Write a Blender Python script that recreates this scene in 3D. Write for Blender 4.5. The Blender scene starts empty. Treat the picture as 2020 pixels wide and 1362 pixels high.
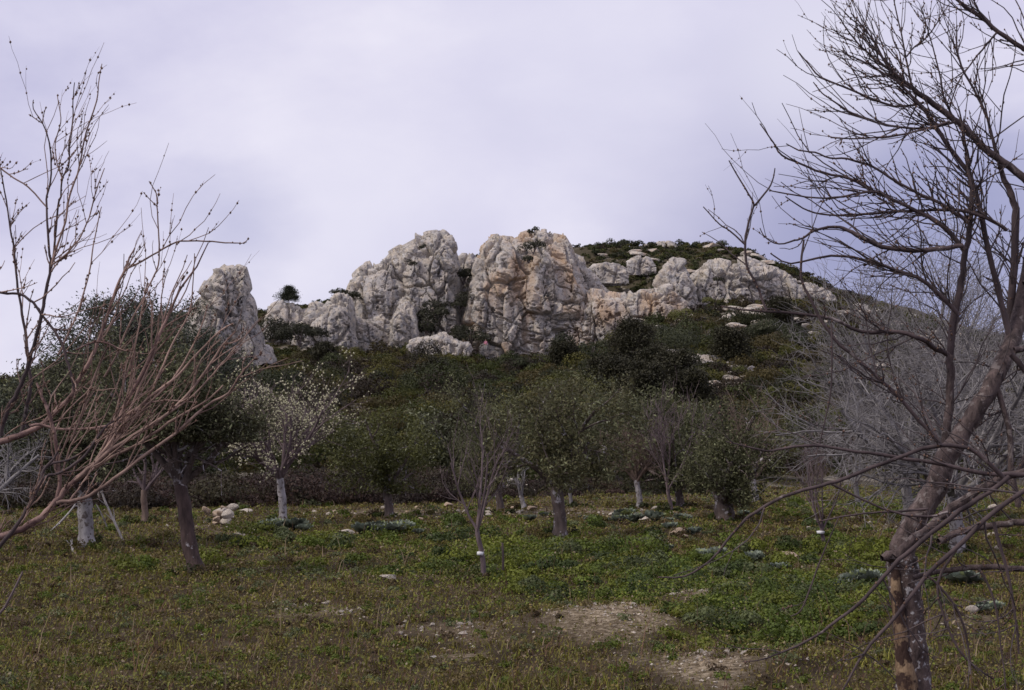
import bpy, math, random
import numpy as np
from mathutils import Vector

# ------------------------------------------------------------------ camera, sky, sun, exposure
SC = bpy.context.scene
COL = SC.collection
F = 50.0 / 36.0 * 2020.0          # focal length in photograph pixels
EYE = 1.6
PITCH = math.radians(4.4)
cam_d = bpy.data.cameras.new("camera")
cam_d.lens = 50.0
cam_d.sensor_width = 36.0
cam_d.clip_start = 0.05
cam_d.clip_end = 12000.0
cam = bpy.data.objects.new("camera", cam_d)
COL.objects.link(cam)
cam.location = (0, 0, EYE)
cam.rotation_euler = (math.pi / 2 + PITCH, 0, 0)
SC.camera = cam
SC.view_settings.view_transform = 'Standard'
SC.view_settings.look = 'None'
SC.view_settings.exposure = 0.0
SC.view_settings.gamma = 1.0
SC.cycles.filter_width = 1.55
SC.cycles.max_bounces = 5
SC.cycles.diffuse_bounces = 3


def ray(px, py):
    a, b = (px - 1010) / F, -(py - 681) / F
    return Vector((a, math.cos(PITCH) - b * math.sin(PITCH), math.sin(PITCH) + b * math.cos(PITCH)))


def P(px, py, Y):                  # a point on the sight line of a photo pixel, Y metres ahead
    d = ray(px, py)
    return Vector((0, 0, EYE)) + d * (Y / d.y)


SUN_AZ, SUN_EL = math.radians(246), math.radians(48)   # behind the camera, to its left
sun_d = bpy.data.lights.new("sun", 'SUN')
sun_d.energy = 2.3
sun_d.angle = math.radians(12)
sun_d.color = (1.0, 0.92, 0.80)
sun = bpy.data.objects.new("sun", sun_d)
COL.objects.link(sun)
sdir = Vector((math.sin(SUN_AZ) * math.cos(SUN_EL), math.cos(SUN_AZ) * math.cos(SUN_EL), math.sin(SUN_EL)))
sun.rotation_euler = (-sdir).to_track_quat('-Z', 'Y').to_euler()

W = bpy.data.worlds.new("World")
SC.world = W
W.use_nodes = True
wn, wl = W.node_tree.nodes, W.node_tree.links
wn.clear()


def N(tree, typ, **kw):
    n = tree.nodes.new(typ)
    for k, v in kw.items():
        if k in n.inputs:
            n.inputs[k].default_value = v
        else:
            setattr(n, k, v)
    return n


WT = W.node_tree
sky = N(WT, 'ShaderNodeTexSky', sky_type='NISHITA', sun_disc=False, sun_elevation=SUN_EL, sun_rotation=SUN_AZ)
bg = N(WT, 'ShaderNodeBackground', Strength=0.1)
wo = N(WT, 'ShaderNodeOutputWorld')
tc = N(WT, 'ShaderNodeTexCoord')
mp = N(WT, 'ShaderNodeMapping')
mp.inputs['Scale'].default_value = (1, 1, 1.9)
mp.inputs['Rotation'].default_value = (0, 0.35, 0)
mp.inputs['Location'].default_value = (3.1, 0.4, 1.7)
wl.new(tc.outputs['Generated'], mp.inputs['Vector'])
nz = N(WT, 'ShaderNodeTexNoise', Scale=3.6, Detail=8.0, Roughness=0.52, Distortion=0.15)
wl.new(mp.outputs['Vector'], nz.inputs['Vector'])
rmp = N(WT, 'ShaderNodeValToRGB')
e = rmp.color_ramp.elements
e[0].position, e[0].color = 0.34, (0.55, 0.535, 0.75, 1)
e[1].position, e[1].color = 0.66, (0.86, 0.83, 0.96, 1)
m_ = e.new(0.5)
m_.color = (0.715, 0.69, 0.87, 1)
wl.new(nz.outputs['Fac'], rmp.inputs['Fac'])


def patch(px, py, inner, outer, color, prev, amount):
    """a bank of cloud round one direction of the sky, its edge torn by the cloud noise"""
    d = ray(px, py).normalized()
    dot = N(WT, 'ShaderNodeVectorMath', operation='DOT_PRODUCT')
    dot.inputs[1].default_value = d
    nrm = N(WT, 'ShaderNodeVectorMath', operation='NORMALIZE')
    wl.new(tc.outputs['Generated'], nrm.inputs[0])
    wl.new(nrm.outputs['Vector'], dot.inputs[0])
    ac = N(WT, 'ShaderNodeMath', operation='ARCCOSINE')
    wl.new(dot.outputs['Value'], ac.inputs[0])
    ad = N(WT, 'ShaderNodeMath', operation='MULTIPLY_ADD')
    ad.inputs[1].default_value = 0.16
    wl.new(nz.outputs['Fac'], ad.inputs[0])
    wl.new(ac.outputs[0], ad.inputs[2])
    mr = N(WT, 'ShaderNodeMapRange', interpolation_type='SMOOTHSTEP')
    mr.inputs['From Min'].default_value = math.radians(inner) + 0.08
    mr.inputs['From Max'].default_value = math.radians(outer) + 0.08
    mr.inputs['To Min'].default_value = amount
    mr.inputs['To Max'].default_value = 0.0
    wl.new(ad.outputs[0], mr.inputs['Value'])
    mx = N(WT, 'ShaderNodeMix', data_type='RGBA')
    wl.new(mr.outputs[0], mx.inputs[0])
    wl.new(prev, mx.inputs[6])
    mx.inputs[7].default_value = (*color, 1)
    return mx.outputs[2]


c_ = patch(1560, 520, 0, 11, (0.37, 0.37, 0.58), rmp.outputs['Color'], 0.8)
c_ = patch(1900, 560, 0, 10, (0.30, 0.32, 0.54), c_, 0.7)
c_ = patch(690, 400, 0, 8, (0.84, 0.82, 0.95), c_, 0.55)
c_ = patch(1150, 150, 0, 10, (0.82, 0.80, 0.94), c_, 0.55)
c_ = patch(1600, 110, 0, 5, (0.82, 0.80, 0.93), c_, 0.7)
c_ = patch(460, 430, 0, 4.5, (0.52, 0.52, 0.73), c_, 0.75)
mul = N(WT, 'ShaderNodeVectorMath', operation='SCALE')
mul.inputs['Scale'].default_value = 10.0
wl.new(c_, mul.inputs[0])
mxs = N(WT, 'ShaderNodeMix', data_type='RGBA')
mxs.inputs[0].default_value = 0.94
wl.new(sky.outputs[0], mxs.inputs[6])
wl.new(mul.outputs[0], mxs.inputs[7])
wl.new(mxs.outputs[2], bg.inputs['Color'])
wl.new(bg.outputs[0], wo.inputs['Surface'])

# ------------------------------------------------------------------ helpers
RNG = np.random.default_rng(11)
random.seed(5)


def hash3(ix, iy, iz, seed=0):
    h = (ix.astype(np.int64) * 374761393 + iy.astype(np.int64) * 668265263 + iz.astype(np.int64) * 2147483647 + seed * 974711) & 0xFFFFFFFF
    h = ((h ^ (h >> 13)) * 1274126177) & 0xFFFFFFFF
    h = ((h ^ (h >> 16)) * 2246822519) & 0xFFFFFFFF
    return ((h ^ (h >> 15)) & 0xFFFFFF) / float(0xFFFFFF)


def vnoise(p, seed=0):             # value noise, -1..1
    i = np.floor(p)
    f = p - i
    u = f * f * (3 - 2 * f)
    i = i.astype(np.int64)
    r = 0
    for dx in (0, 1):
        for dy in (0, 1):
            for dz in (0, 1):
                w = (u[:, 0] if dx else 1 - u[:, 0]) * (u[:, 1] if dy else 1 - u[:, 1]) * (u[:, 2] if dz else 1 - u[:, 2])
                r = r + w * hash3(i[:, 0] + dx, i[:, 1] + dy, i[:, 2] + dz, seed)
    return r * 2 - 1


def fbm(p, oct=4, seed=0, gain=0.5):
    a, s, t = 1.0, 0.0, 0.0
    for k in range(oct):
        s = s + a * vnoise(p * (2.03 ** k) + 17.3 * k, seed + k)
        t += a
        a *= gain
    return s / t


def worley(p, seed=0):
    i = np.floor(p).astype(np.int64)
    f1 = np.full(len(p), 9.0)
    f2 = np.full(len(p), 9.0)
    for dx in (-1, 0, 1):
        for dy in (-1, 0, 1):
            for dz in (-1, 0, 1):
                c = i + (dx, dy, dz)
                q = np.stack([c[:, k] + 0.1 + 0.8 * hash3(c[:, 0], c[:, 1], c[:, 2], seed + 31 * k) for k in range(3)], 1)
                d = np.linalg.norm(q - p, axis=1)
                f2 = np.minimum(f2, np.maximum(f1, d))
                f1 = np.minimum(f1, d)
    return f1, f2


def n2(x, y, s, seed=0, oct=3):
    x, y = np.broadcast_arrays(np.asarray(x, float), np.asarray(y, float))
    q = np.stack([x.ravel() * s, y.ravel() * s, np.full(x.size, 0.37)], 1)
    return fbm(q, oct, seed).reshape(x.shape)


def np_mesh(name, V, Q, smooth=False, col=None):
    """mesh from numpy: V (n,3), Q (m,k) faces of k corners each"""
    me = bpy.data.meshes.new(name)
    V = np.ascontiguousarray(V, np.float32)
    Q = np.ascontiguousarray(Q, np.int32)
    m, k = Q.shape
    me.vertices.add(len(V))
    me.vertices.foreach_set('co', V.ravel())
    me.loops.add(m * k)
    me.loops.foreach_set('vertex_index', Q.ravel())
    me.polygons.add(m)
    me.polygons.foreach_set('loop_start', np.arange(0, m * k, k, dtype=np.int32))
    if smooth:
        me.polygons.foreach_set('use_smooth', np.ones(m, bool))
    if col is not None:
        a = me.attributes.new('Col', 'FLOAT_COLOR', 'POINT')
        c4 = np.ones((len(V), 4), np.float32)
        c4[:, :3] = col
        a.data.foreach_set('color', c4.ravel())
    me.update(calc_edges=True)
    return me


def link(name, me, mat=None, parent=None, loc=None):
    o = bpy.data.objects.new(name, me)
    COL.objects.link(o)
    if mat is not None and me is not None:
        me.materials.append(mat)
    if parent is not None:
        o.parent = parent
    if loc is not None:
        o.location = loc
    return o


def tag(o, label=None, cat=None, group=None, kind=None):
    for k, v in (('label', label), ('category', cat), ('group', group), ('kind', kind)):
        if v:
            o[k] = v
    return o


def thing(name, loc, label, cat, group=None):
    return tag(link(name, None, loc=loc), label, cat, group)


class Tubes:
    """many round tapering branches, built as one mesh"""
    def __init__(self):
        self.p, self.r, self.n = [], [], []

    def add(self, pts, rad):
        self.p.extend(pts)
        self.r.extend(rad)
        self.n.append(len(pts))

    def mesh(self, name, sides=5, rough=0.0):
        p = np.array([tuple(v) for v in self.p], float)
        r = np.array(self.r, float)
        st = np.concatenate([[0], np.cumsum(self.n)[:-1]])
        first = np.zeros(len(p), bool)
        last = np.zeros(len(p), bool)
        first[st] = True
        last[np.cumsum(self.n) - 1] = True
        nx = np.roll(p, -1, 0)
        pv = np.roll(p, 1, 0)
        nx[last] = p[last]
        pv[first] = p[first]
        t = nx - pv
        t /= np.linalg.norm(t, axis=1)[:, None] + 1e-9
        ref = np.tile(np.array([0.31, -0.93, 0.2]), (len(p), 1))
        par = np.abs((t * ref).sum(1)) > 0.9
        ref[par] = (0.9, 0.1, -0.42)
        a = np.cross(t, ref)
        a /= np.linalg.norm(a, axis=1)[:, None] + 1e-9
        b = np.cross(t, a)
        ang = np.arange(sides) * 2 * math.pi / sides
        V = p[:, None, :] + r[:, None, None] * (np.cos(ang)[None, :, None] * a[:, None, :] + np.sin(ang)[None, :, None] * b[:, None, :])
        V = V.reshape(-1, 3)
        if rough:
            rr = np.repeat(r, sides)
            ax = np.repeat(p, sides, 0)
            k = 1 + rough * (0.3 * vnoise(V / np.maximum(rr, 1e-4)[:, None] * 0.8, 3) + 0.8 * vnoise(V / np.maximum(rr, 1e-4)[:, None] * 2.6, 5))
            V = ax + (V - ax) * k[:, None]
        i0 = np.nonzero(~last)[0]
        j = np.arange(sides)
        A = i0[:, None] * sides + j[None]
        B = i0[:, None] * sides + (j[None] + 1) % sides
        Q = np.stack([A, B, B + sides, A + sides], 2).reshape(-1, 4)
        return np_mesh(name, V, Q, True)


def smooth_line(pts, rad, sub=3):
    """Catmull-Rom through traced points"""
    out, ro = [], []
    n = len(pts)
    for i in range(n - 1):
        p0, p1, p2, p3 = pts[max(i - 1, 0)], pts[i], pts[i + 1], pts[min(i + 2, n - 1)]
        for k in range(sub):
            t = k / sub
            out.append(0.5 * ((2 * p1) + (p2 - p0) * t + (2 * p0 - 5 * p1 + 4 * p2 - p3) * t * t + (3 * p1 - p0 - 3 * p2 + p3) * t ** 3))
            ro.append(rad[i] * (1 - t) + rad[i + 1] * t)
    out.append(pts[-1])
    ro.append(rad[-1])
    return out, ro


def rvec():
    return Vector((random.gauss(0, 1), random.gauss(0, 1), random.gauss(0, 1))).normalized()


def leaf_mesh(name, C, Nrm, ln, wd, col, rng, along=None):
    """rhombic leaves: C centres, Nrm normals, ln / wd length and width arrays"""
    n = len(C)
    if along is None:
        along = rng.normal(size=(n, 3))
    Nrm = Nrm / (np.linalg.norm(Nrm, axis=1)[:, None] + 1e-9)
    a = along - (along * Nrm).sum(1)[:, None] * Nrm
    a /= np.linalg.norm(a, axis=1)[:, None] + 1e-9
    b = np.cross(Nrm, a)
    L, Wd = (ln / 2)[:, None], (wd / 2)[:, None]
    bend = Nrm * (ln * 0.12)[:, None]
    V = np.stack([C - a * L - bend, C + b * Wd, C + a * L - bend, C - b * Wd], 1).reshape(-1, 3)
    Q = np.arange(4 * n).reshape(n, 4)
    return np_mesh(name, V, Q, False, np.repeat(col, 4, 0))


def blob_mesh(name, C, R, squash=1.0):
    """buds: tiny octahedra"""
    C = np.asarray(C, float)
    R = np.asarray(R, float)
    O = np.array([(1, 0, 0), (0, 1, 0), (-1, 0, 0), (0, -1, 0), (0, 0, squash), (0, 0, -squash)], float)
    Fc = np.array([(0, 1, 4), (1, 2, 4), (2, 3, 4), (3, 0, 4), (1, 0, 5), (2, 1, 5), (3, 2, 5), (0, 3, 5)])
    V = (C[:, None] + R[:, None, None] * O[None]).reshape(-1, 3)
    Q = (np.arange(len(C))[:, None, None] * 6 + Fc[None]).reshape(-1, 3)
    return np_mesh(name, V, Q, True)


# ------------------------------------------------------------------ materials
def new_mat(name):
    m = bpy.data.materials.new(name)
    m.use_nodes = True
    return m, m.node_tree, m.node_tree.nodes['Principled BSDF']


def ramp(t, fac, stops):
    r = N(t, 'ShaderNodeValToRGB')
    el = r.color_ramp.elements
    while len(el) < len(stops):
        el.new(0.5)
    for k, (p, c) in enumerate(stops):
        el[k].position = p
        el[k].color = (*c, 1) if len(c) == 3 else c
    t.links.new(fac, r.inputs['Fac'])
    return r.outputs['Color']


def mix(t, fac, a, b, mode='MIX'):
    m = N(t, 'ShaderNodeMix', data_type='RGBA', blend_type=mode)
    for s, v in ((0, fac), (6, a), (7, b)):
        if isinstance(v, (int, float)):
            m.inputs[s].default_value = v
        elif isinstance(v, tuple):
            m.inputs[s].default_value = (*v, 1)
        else:
            t.links.new(v, m.inputs[s])
    return m.outputs[2]


def noise(t, scale, detail=4, rough=0.55, vec=None, stretch=None, dist=0.0):
    n = N(t, 'ShaderNodeTexNoise', Scale=scale, Detail=float(detail), Roughness=rough, Distortion=dist)
    if vec is None:
        vec = N(t, 'ShaderNodeTexCoord').outputs['Object']
    if stretch:
        mpn = N(t, 'ShaderNodeMapping')
        mpn.inputs['Scale'].default_value = stretch
        t.links.new(vec, mpn.inputs['Vector'])
        vec = mpn.outputs['Vector']
    t.links.new(vec, n.inputs['Vector'])
    return n.outputs['Fac']


def bump(t, bs, height, strength, dist):
    b = N(t, 'ShaderNodeBump', Strength=strength, Distance=dist)
    t.links.new(height, b.inputs['Height'])
    t.links.new(b.outputs['Normal'], bs.inputs['Normal'])


def bark(name, c1, c2, scale=14, patchc=None, pscale=5, pthr=0.58, bdist=0.01):
    m, t, bs = new_mat(name)
    col = ramp(t, noise(t, scale, 5, 0.6, stretch=(1, 1, 0.35)), [(0.3, c1), (0.7, c2)])
    if patchc:
        fac = ramp(t, noise(t, pscale, 4, 0.6), [(pthr - 0.03, (0, 0, 0)), (pthr + 0.03, (1, 1, 1))])
        col = mix(t, fac, col, patchc)
    t.links.new(col, bs.inputs['Base Color'])
    bs.inputs['Roughness'].default_value = 0.8
    bs.inputs['Specular IOR Level'].default_value = 0.25
    bump(t, bs, noise(t, scale * 2.2, 5, 0.65, stretch=(1, 1, 0.3)), 0.6, bdist)
    return m


def leafmat(name, trans=0.25, rough=0.6):
    m, t, bs = new_mat(name)
    at = N(t, 'ShaderNodeAttribute', attribute_name='Col')
    t.links.new(at.outputs['Color'], bs.inputs['Base Color'])
    bs.inputs['Roughness'].default_value = rough
    bs.inputs['Specular IOR Level'].default_value = 0.25
    tr = N(t, 'ShaderNodeBsdfTranslucent')
    t.links.new(at.outputs['Color'], tr.inputs['Color'])
    ms = N(t, 'ShaderNodeMixShader')
    ms.inputs[0].default_value = trans
    t.links.new(bs.outputs[0], ms.inputs[1])
    t.links.new(tr.outputs[0], ms.inputs[2])
    t.links.new(ms.outputs[0], t.nodes['Material Output'].inputs['Surface'])
    return m


def limestone(name, ochre=0.0, base=((0.20, 0.19, 0.185), (0.43, 0.405, 0.385), (0.57, 0.54, 0.505)), sc=0.35, bdist=0.3):
    m, t, bs = new_mat(name)
    col = ramp(t, noise(t, sc, 7, 0.66), [(0.28, base[0]), (0.48, base[1]), (0.72, base[2])])
    streak = ramp(t, noise(t, sc * 1.7, 5, 0.6, stretch=(1, 1, 0.14)), [(0.47, (0, 0, 0)), (0.66, (0.75, 0.75, 0.75))])
    col = mix(t, streak, col, (0.225, 0.22, 0.235))
    warm = ramp(t, noise(t, sc * 2.6, 5, 0.7), [(0.42, (0, 0, 0)), (0.62, (0.8, 0.8, 0.8))])
    col = mix(t, warm, col, (0.57, 0.49, 0.395))
    pit_shade = ramp(t, noise(t, sc * 6.5, 6, 0.85), [(0.41, (1, 1, 1)), (0.46, (0, 0, 0))])
    col = mix(t, pit_shade, col, (0.085, 0.07, 0.065))  # shade of small holes painted into the rock colour as dark specks
    if ochre:
        oc = ramp(t, noise(t, sc * 0.5, 5, 0.6, stretch=(1.3, 1.3, 0.55)), [(0.565 - ochre * 0.1, (0, 0, 0)), (0.75 - ochre * 0.1, (0.7, 0.7, 0.7))])
        col = mix(t, oc, col, (0.47, 0.31, 0.185))
    t.links.new(col, bs.inputs['Base Color'])
    bs.inputs['Roughness'].default_value = 0.92
    bs.inputs['Specular IOR Level'].default_value = 0.15
    bump(t, bs, noise(t, sc * 10, 7, 0.8), 1.0, bdist * 0.6)
    return m


M_leaf = leafmat('leaf')
M_needle = leafmat('needle', 0.12)
M_grass = leafmat('grass_blade', 0.3)
M_red = bark('reddish_bark', (0.07, 0.04, 0.037), (0.38, 0.25, 0.215), 16, (0.11, 0.065, 0.06), 14, 0.55)
M_redtwig = bark('reddish_twig_bark', (0.06, 0.036, 0.033), (0.42, 0.29, 0.235), 13)
M_dark = bark('dark_purple_bark', (0.028, 0.02, 0.022), (0.11, 0.08, 0.08), 14, (0.26, 0.22, 0.21), 7, 0.66)
M_darktwig = bark('dark_twig_bark', (0.032, 0.025, 0.027), (0.115, 0.09, 0.09), 12)
M_grey = bark('grey_twig_bark', (0.09, 0.08, 0.083), (0.28, 0.265, 0.265), 6)
M_mauve = bark('mauve_twig_bark', (0.06, 0.042, 0.046), (0.19, 0.145, 0.15), 8)
M_brown = bark('brown_twig_bark', (0.075, 0.05, 0.042), (0.21, 0.155, 0.125), 8)
M_olivebark = bark('olive_bark', (0.045, 0.034, 0.032), (0.15, 0.115, 0.105), 12, (0.36, 0.34, 0.36), 7, 0.60, 0.02)
M_fork = bark('dark_red_bark', (0.026, 0.018, 0.017), (0.105, 0.07, 0.064), 14, (0.40, 0.37, 0.38), 8, 0.68, 0.03)
M_white = bark('limewashed_bark', (0.15, 0.135, 0.135), (0.44, 0.42, 0.43), 9, (0.11, 0.09, 0.085), 13, 0.565, 0.02)
M_trunk = bark('lichened_bark', (0.022, 0.015, 0.015), (0.14, 0.10, 0.092), 32, (0.36, 0.345, 0.355), 44, 0.59, 0.03)
M_limb = bark('grey_brown_bark', (0.022, 0.015, 0.015), (0.15, 0.11, 0.102), 34, (0.19, 0.16, 0.15), 26, 0.60, 0.03)
M_wood = bark('bare_heartwood', (0.085, 0.045, 0.028), (0.32, 0.225, 0.14), 30, (0.05, 0.028, 0.022), 18, 0.50, 0.03)
M_bud = bark('bud', (0.10, 0.06, 0.045), (0.18, 0.11, 0.08), 20)
M_blossom = bark('cream_bud', (0.36, 0.35, 0.21), (0.58, 0.55, 0.39), 3)
M_pale = bark('bleached_wood', (0.22, 0.20, 0.20), (0.48, 0.45, 0.44), 9)
M_band = bark('white_band', (0.6, 0.6, 0.62), (0.75, 0.75, 0.76), 9)
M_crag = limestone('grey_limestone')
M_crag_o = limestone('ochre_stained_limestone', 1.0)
M_stone = limestone('field_stone', 0.0, ((0.33, 0.28, 0.22), (0.50, 0.45, 0.38), (0.62, 0.58, 0.52)), 4.0, 0.02)
M_stone_o = limestone('ochre_stone', 0.0, ((0.20, 0.11, 0.06), (0.42, 0.27, 0.15), (0.52, 0.40, 0.28)), 5.0, 0.03)
M_boulder = limestone('pale_boulder_rock', 0.3, ((0.26, 0.24, 0.22), (0.46, 0.43, 0.38), (0.60, 0.57, 0.51)), 0.9, 0.12)

# ------------------------------------------------------------------ the ground: field, slope and hill, one sheet
T_BASE = np.array([(-900, 860), (-400, 800), (0, 762), (100, 742), (250, 715), (400, 705), (530, 704), (650, 694), (800, 702), (950, 712), (1050, 706),
                   (1200, 672), (1290, 634), (1400, 604), (1600, 596), (1750, 612), (1900, 645), (2020, 675), (2400, 740), (2900, 830)], float)
T_TOP = np.array([(-900, 870), (-400, 805), (0, 766), (100, 735), (250, 660), (320, 622), (400, 612), (520, 620), (640, 604), (700, 572), (850, 545), (890, 520), (940, 510),
                  (1000, 494), (1130, 486), (1200, 485), (1300, 486), (1400, 488), (1470, 497), (1520, 522), (1600, 552), (1650, 578), (1800, 615), (1900, 648), (2020, 680), (2400, 745), (2900, 830)], float)
YB, YT = 262.0, 322.0


def slope_start(px):
    return np.interp(px, [-500, 300, 900, 1300, 1700, 2400], [47, 48, 54, 60, 74, 80])


def H(x, y):
    x, y = np.broadcast_arrays(np.asarray(x, float), np.asarray(y, float))
    ys = np.maximum(y, 20.0)
    px = 1010 + F * x / ys
    y0 = slope_start(px)
    zb = (897 - np.interp(px, T_BASE[:, 0], T_BASE[:, 1])) / F * YB + EYE
    zt = (897 - np.interp(px, T_TOP[:, 0], T_TOP[:, 1])) / F * YT + EYE
    t = np.clip((y - y0) / (YB - y0), 0, 1)
    z = zb * t ** 1.2
    u = np.clip((y - YB) / (YT - YB), 0, 1)
    z = np.where(y > YB, zb + (zt - zb) * (u * u * (3 - 2 * u)), z)
    z = np.where(y > YT, zt - (y - YT) * 0.06, z)
    z = np.maximum(z, np.where(y > 1000, -2.0, z * 0 - 2.0))
    for (mx_, my_, mw, mh) in ((0.95, 13.1, 1.0, .17), (1.95, 14.9, .8, .14), (1.9, 10.4, .9, .12), (-2.0, 14.0, 1.6, .08), (3.4, 13.6, 1.2, .12)):
        z = z + mh * np.exp(-((x - mx_) ** 2 + (y - my_) ** 2) / mw ** 2)
    rough = np.clip((y - y0) / 30, 0, 1)
    z = z + n2(x, y, 0.06, 3) * (0.12 + 1.6 * rough) + n2(x, y, 0.5, 9) * (0.05 + 0.25 * rough) * (y < 420)
    return z


def hz(x, y):
    return float(H(np.array([x]), np.array([y]))[0])


def G(px, py, dz=0.0):             # where a photo pixel meets the flat field
    d = ray(px, py)
    k = -EYE / d.z
    x, y = d.x * k, d.y * k
    return Vector((x, y, hz(x, y) + dz))


def S(px, Y, dz=0.0):              # a spot on the ground in the direction px, Y metres ahead
    x = (px - 1010) / F * Y
    return Vector((x, Y, hz(x, Y) + dz))


ys = np.concatenate([np.linspace(-60, -2, 16), np.arange(0, 60, 0.4), np.arange(60, 130, 1.0), np.arange(130, 420, 1.8), np.geomspace(422, 6000, 30)])
ss = np.linspace(-1, 1, 300)
ss = np.sign(ss) * (0.55 * np.abs(ss) + 0.45 * np.abs(ss) ** 3)
YY, SS = np.meshgrid(ys, ss, indexing='ij')
XX = SS * (16 + 1.05 * np.maximum(YY, 0) + 1.5 * np.maximum(YY - 600, 0) + np.maximum(-YY, 0))
ZZ = H(XX.ravel(), YY.ravel()).reshape(XX.shape)
ny, nx = XX.shape
idx = np.arange(ny * nx).reshape(ny, nx)
Q = np.stack([idx[:-1, :-1], idx[:-1, 1:], idx[1:, 1:], idx[1:, :-1]], 2).reshape(-1, 4)
g_me = np_mesh('ground', np.stack([XX, YY, ZZ], 2).reshape(-1, 3), Q, True)

# bare stony patches of the field: (px, py, half width px, half height px, strength)
BARE = [(1200, 1240, 120, 40, 1.0), (1370, 1200, 60, 16, .9), (620, 1215, 110, 14, .55), (900, 1250, 110, 20, .6), (1400, 1335, 120, 30, 1.0), (960, 1300, 90, 14, .45),
        (1500, 1270, 60, 22, .5), (1130, 1010, 200, 8, .8), (800, 1012, 160, 8, .6), (1570, 1120, 70, 8, .6), (430, 1040, 60, 12, .5), (1900, 1240, 80, 16, .5), (1740, 1040, 80, 8, .5), (1250, 1300, 80, 20, .5)]
LUSH = [(640, 1075, 230, 18, .45), (1050, 1110, 260, 36, .9), (1350, 1175, 230, 46, 1.0), (1560, 1200, 150, 60, .9), (1000, 1050, 130, 14, .7), (1650, 1100, 120, 30, .7), (1450, 1250, 160, 40, .8), (1700, 1000, 160, 20, .7), (300, 1120, 200, 25, .15)]


def patchval(x, y, tab):
    yy = np.maximum(y, 1.5)
    px = 1010 + F * x / yy
    py = 897 + EYE * F / yy
    v = np.zeros(np.shape(x))
    for (a, b, w, h, s) in tab:
        d = ((px - a) / w) ** 2 + ((py - b) / h) ** 2
        v = np.maximum(v, s * np.exp(-d * 0.9))
    return v


gx, gy = XX.ravel(), YY.ravel()
bare = np.clip(patchval(gx, gy, BARE) * 1.15 - .2 + 0.9 * n2(gx, gy, 2.3, 21, 4), 0, 1) * (gy > 2) * (gy < 60)
hill = np.clip((gy - 46) / 14, 0, 1)
ca = g_me.attributes.new('Col', 'FLOAT_COLOR', 'POINT')
cc = np.ones((len(gx), 4), np.float32)
cc[:, 0], cc[:, 1], cc[:, 2] = bare, hill, 0
ca.data.foreach_set('color', cc.ravel())
M_ground, t, bs = new_mat('field_earth')
at = N(t, 'ShaderNodeAttribute', attribute_name='Col')
sp = N(t, 'ShaderNodeSeparateColor')
t.links.new(at.outputs['Color'], sp.inputs[0])
soil = ramp(t, noise(t, 1.3, 7, 0.65), [(0.3, (0.022, 0.015, 0.009)), (0.55, (0.05, 0.036, 0.02)), (0.75, (0.095, 0.068, 0.04))])
stony = ramp(t, noise(t, 16, 6, 0.8), [(0.38, (0.070, 0.052, 0.032)), (0.50, (0.20, 0.155, 0.098)), (0.60, (0.46, 0.385, 0.28))])
col = mix(t, sp.outputs[0], soil, stony)
hcol = ramp(t, noise(t, 0.16, 8, 0.78), [(0.36, (0.035, 0.032, 0.018)), (0.54, (0.075, 0.062, 0.04)), (0.66, (0.30, 0.27, 0.235)), (0.8, (0.45, 0.42, 0.38))])
col = mix(t, sp.outputs[1], col, hcol)
t.links.new(col, bs.inputs['Base Color'])
bs.inputs['Roughness'].default_value = 0.95
bs.inputs['Specular IOR Level'].default_value = 0.1
bump(t, bs, noise(t, 7, 8, 0.7), 0.8, 0.06)
tag(link('ground', g_me, M_ground), kind='structure')

# ------------------------------------------------------------------ limestone crags on the hilltop
M_CRAGS = {}


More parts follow.
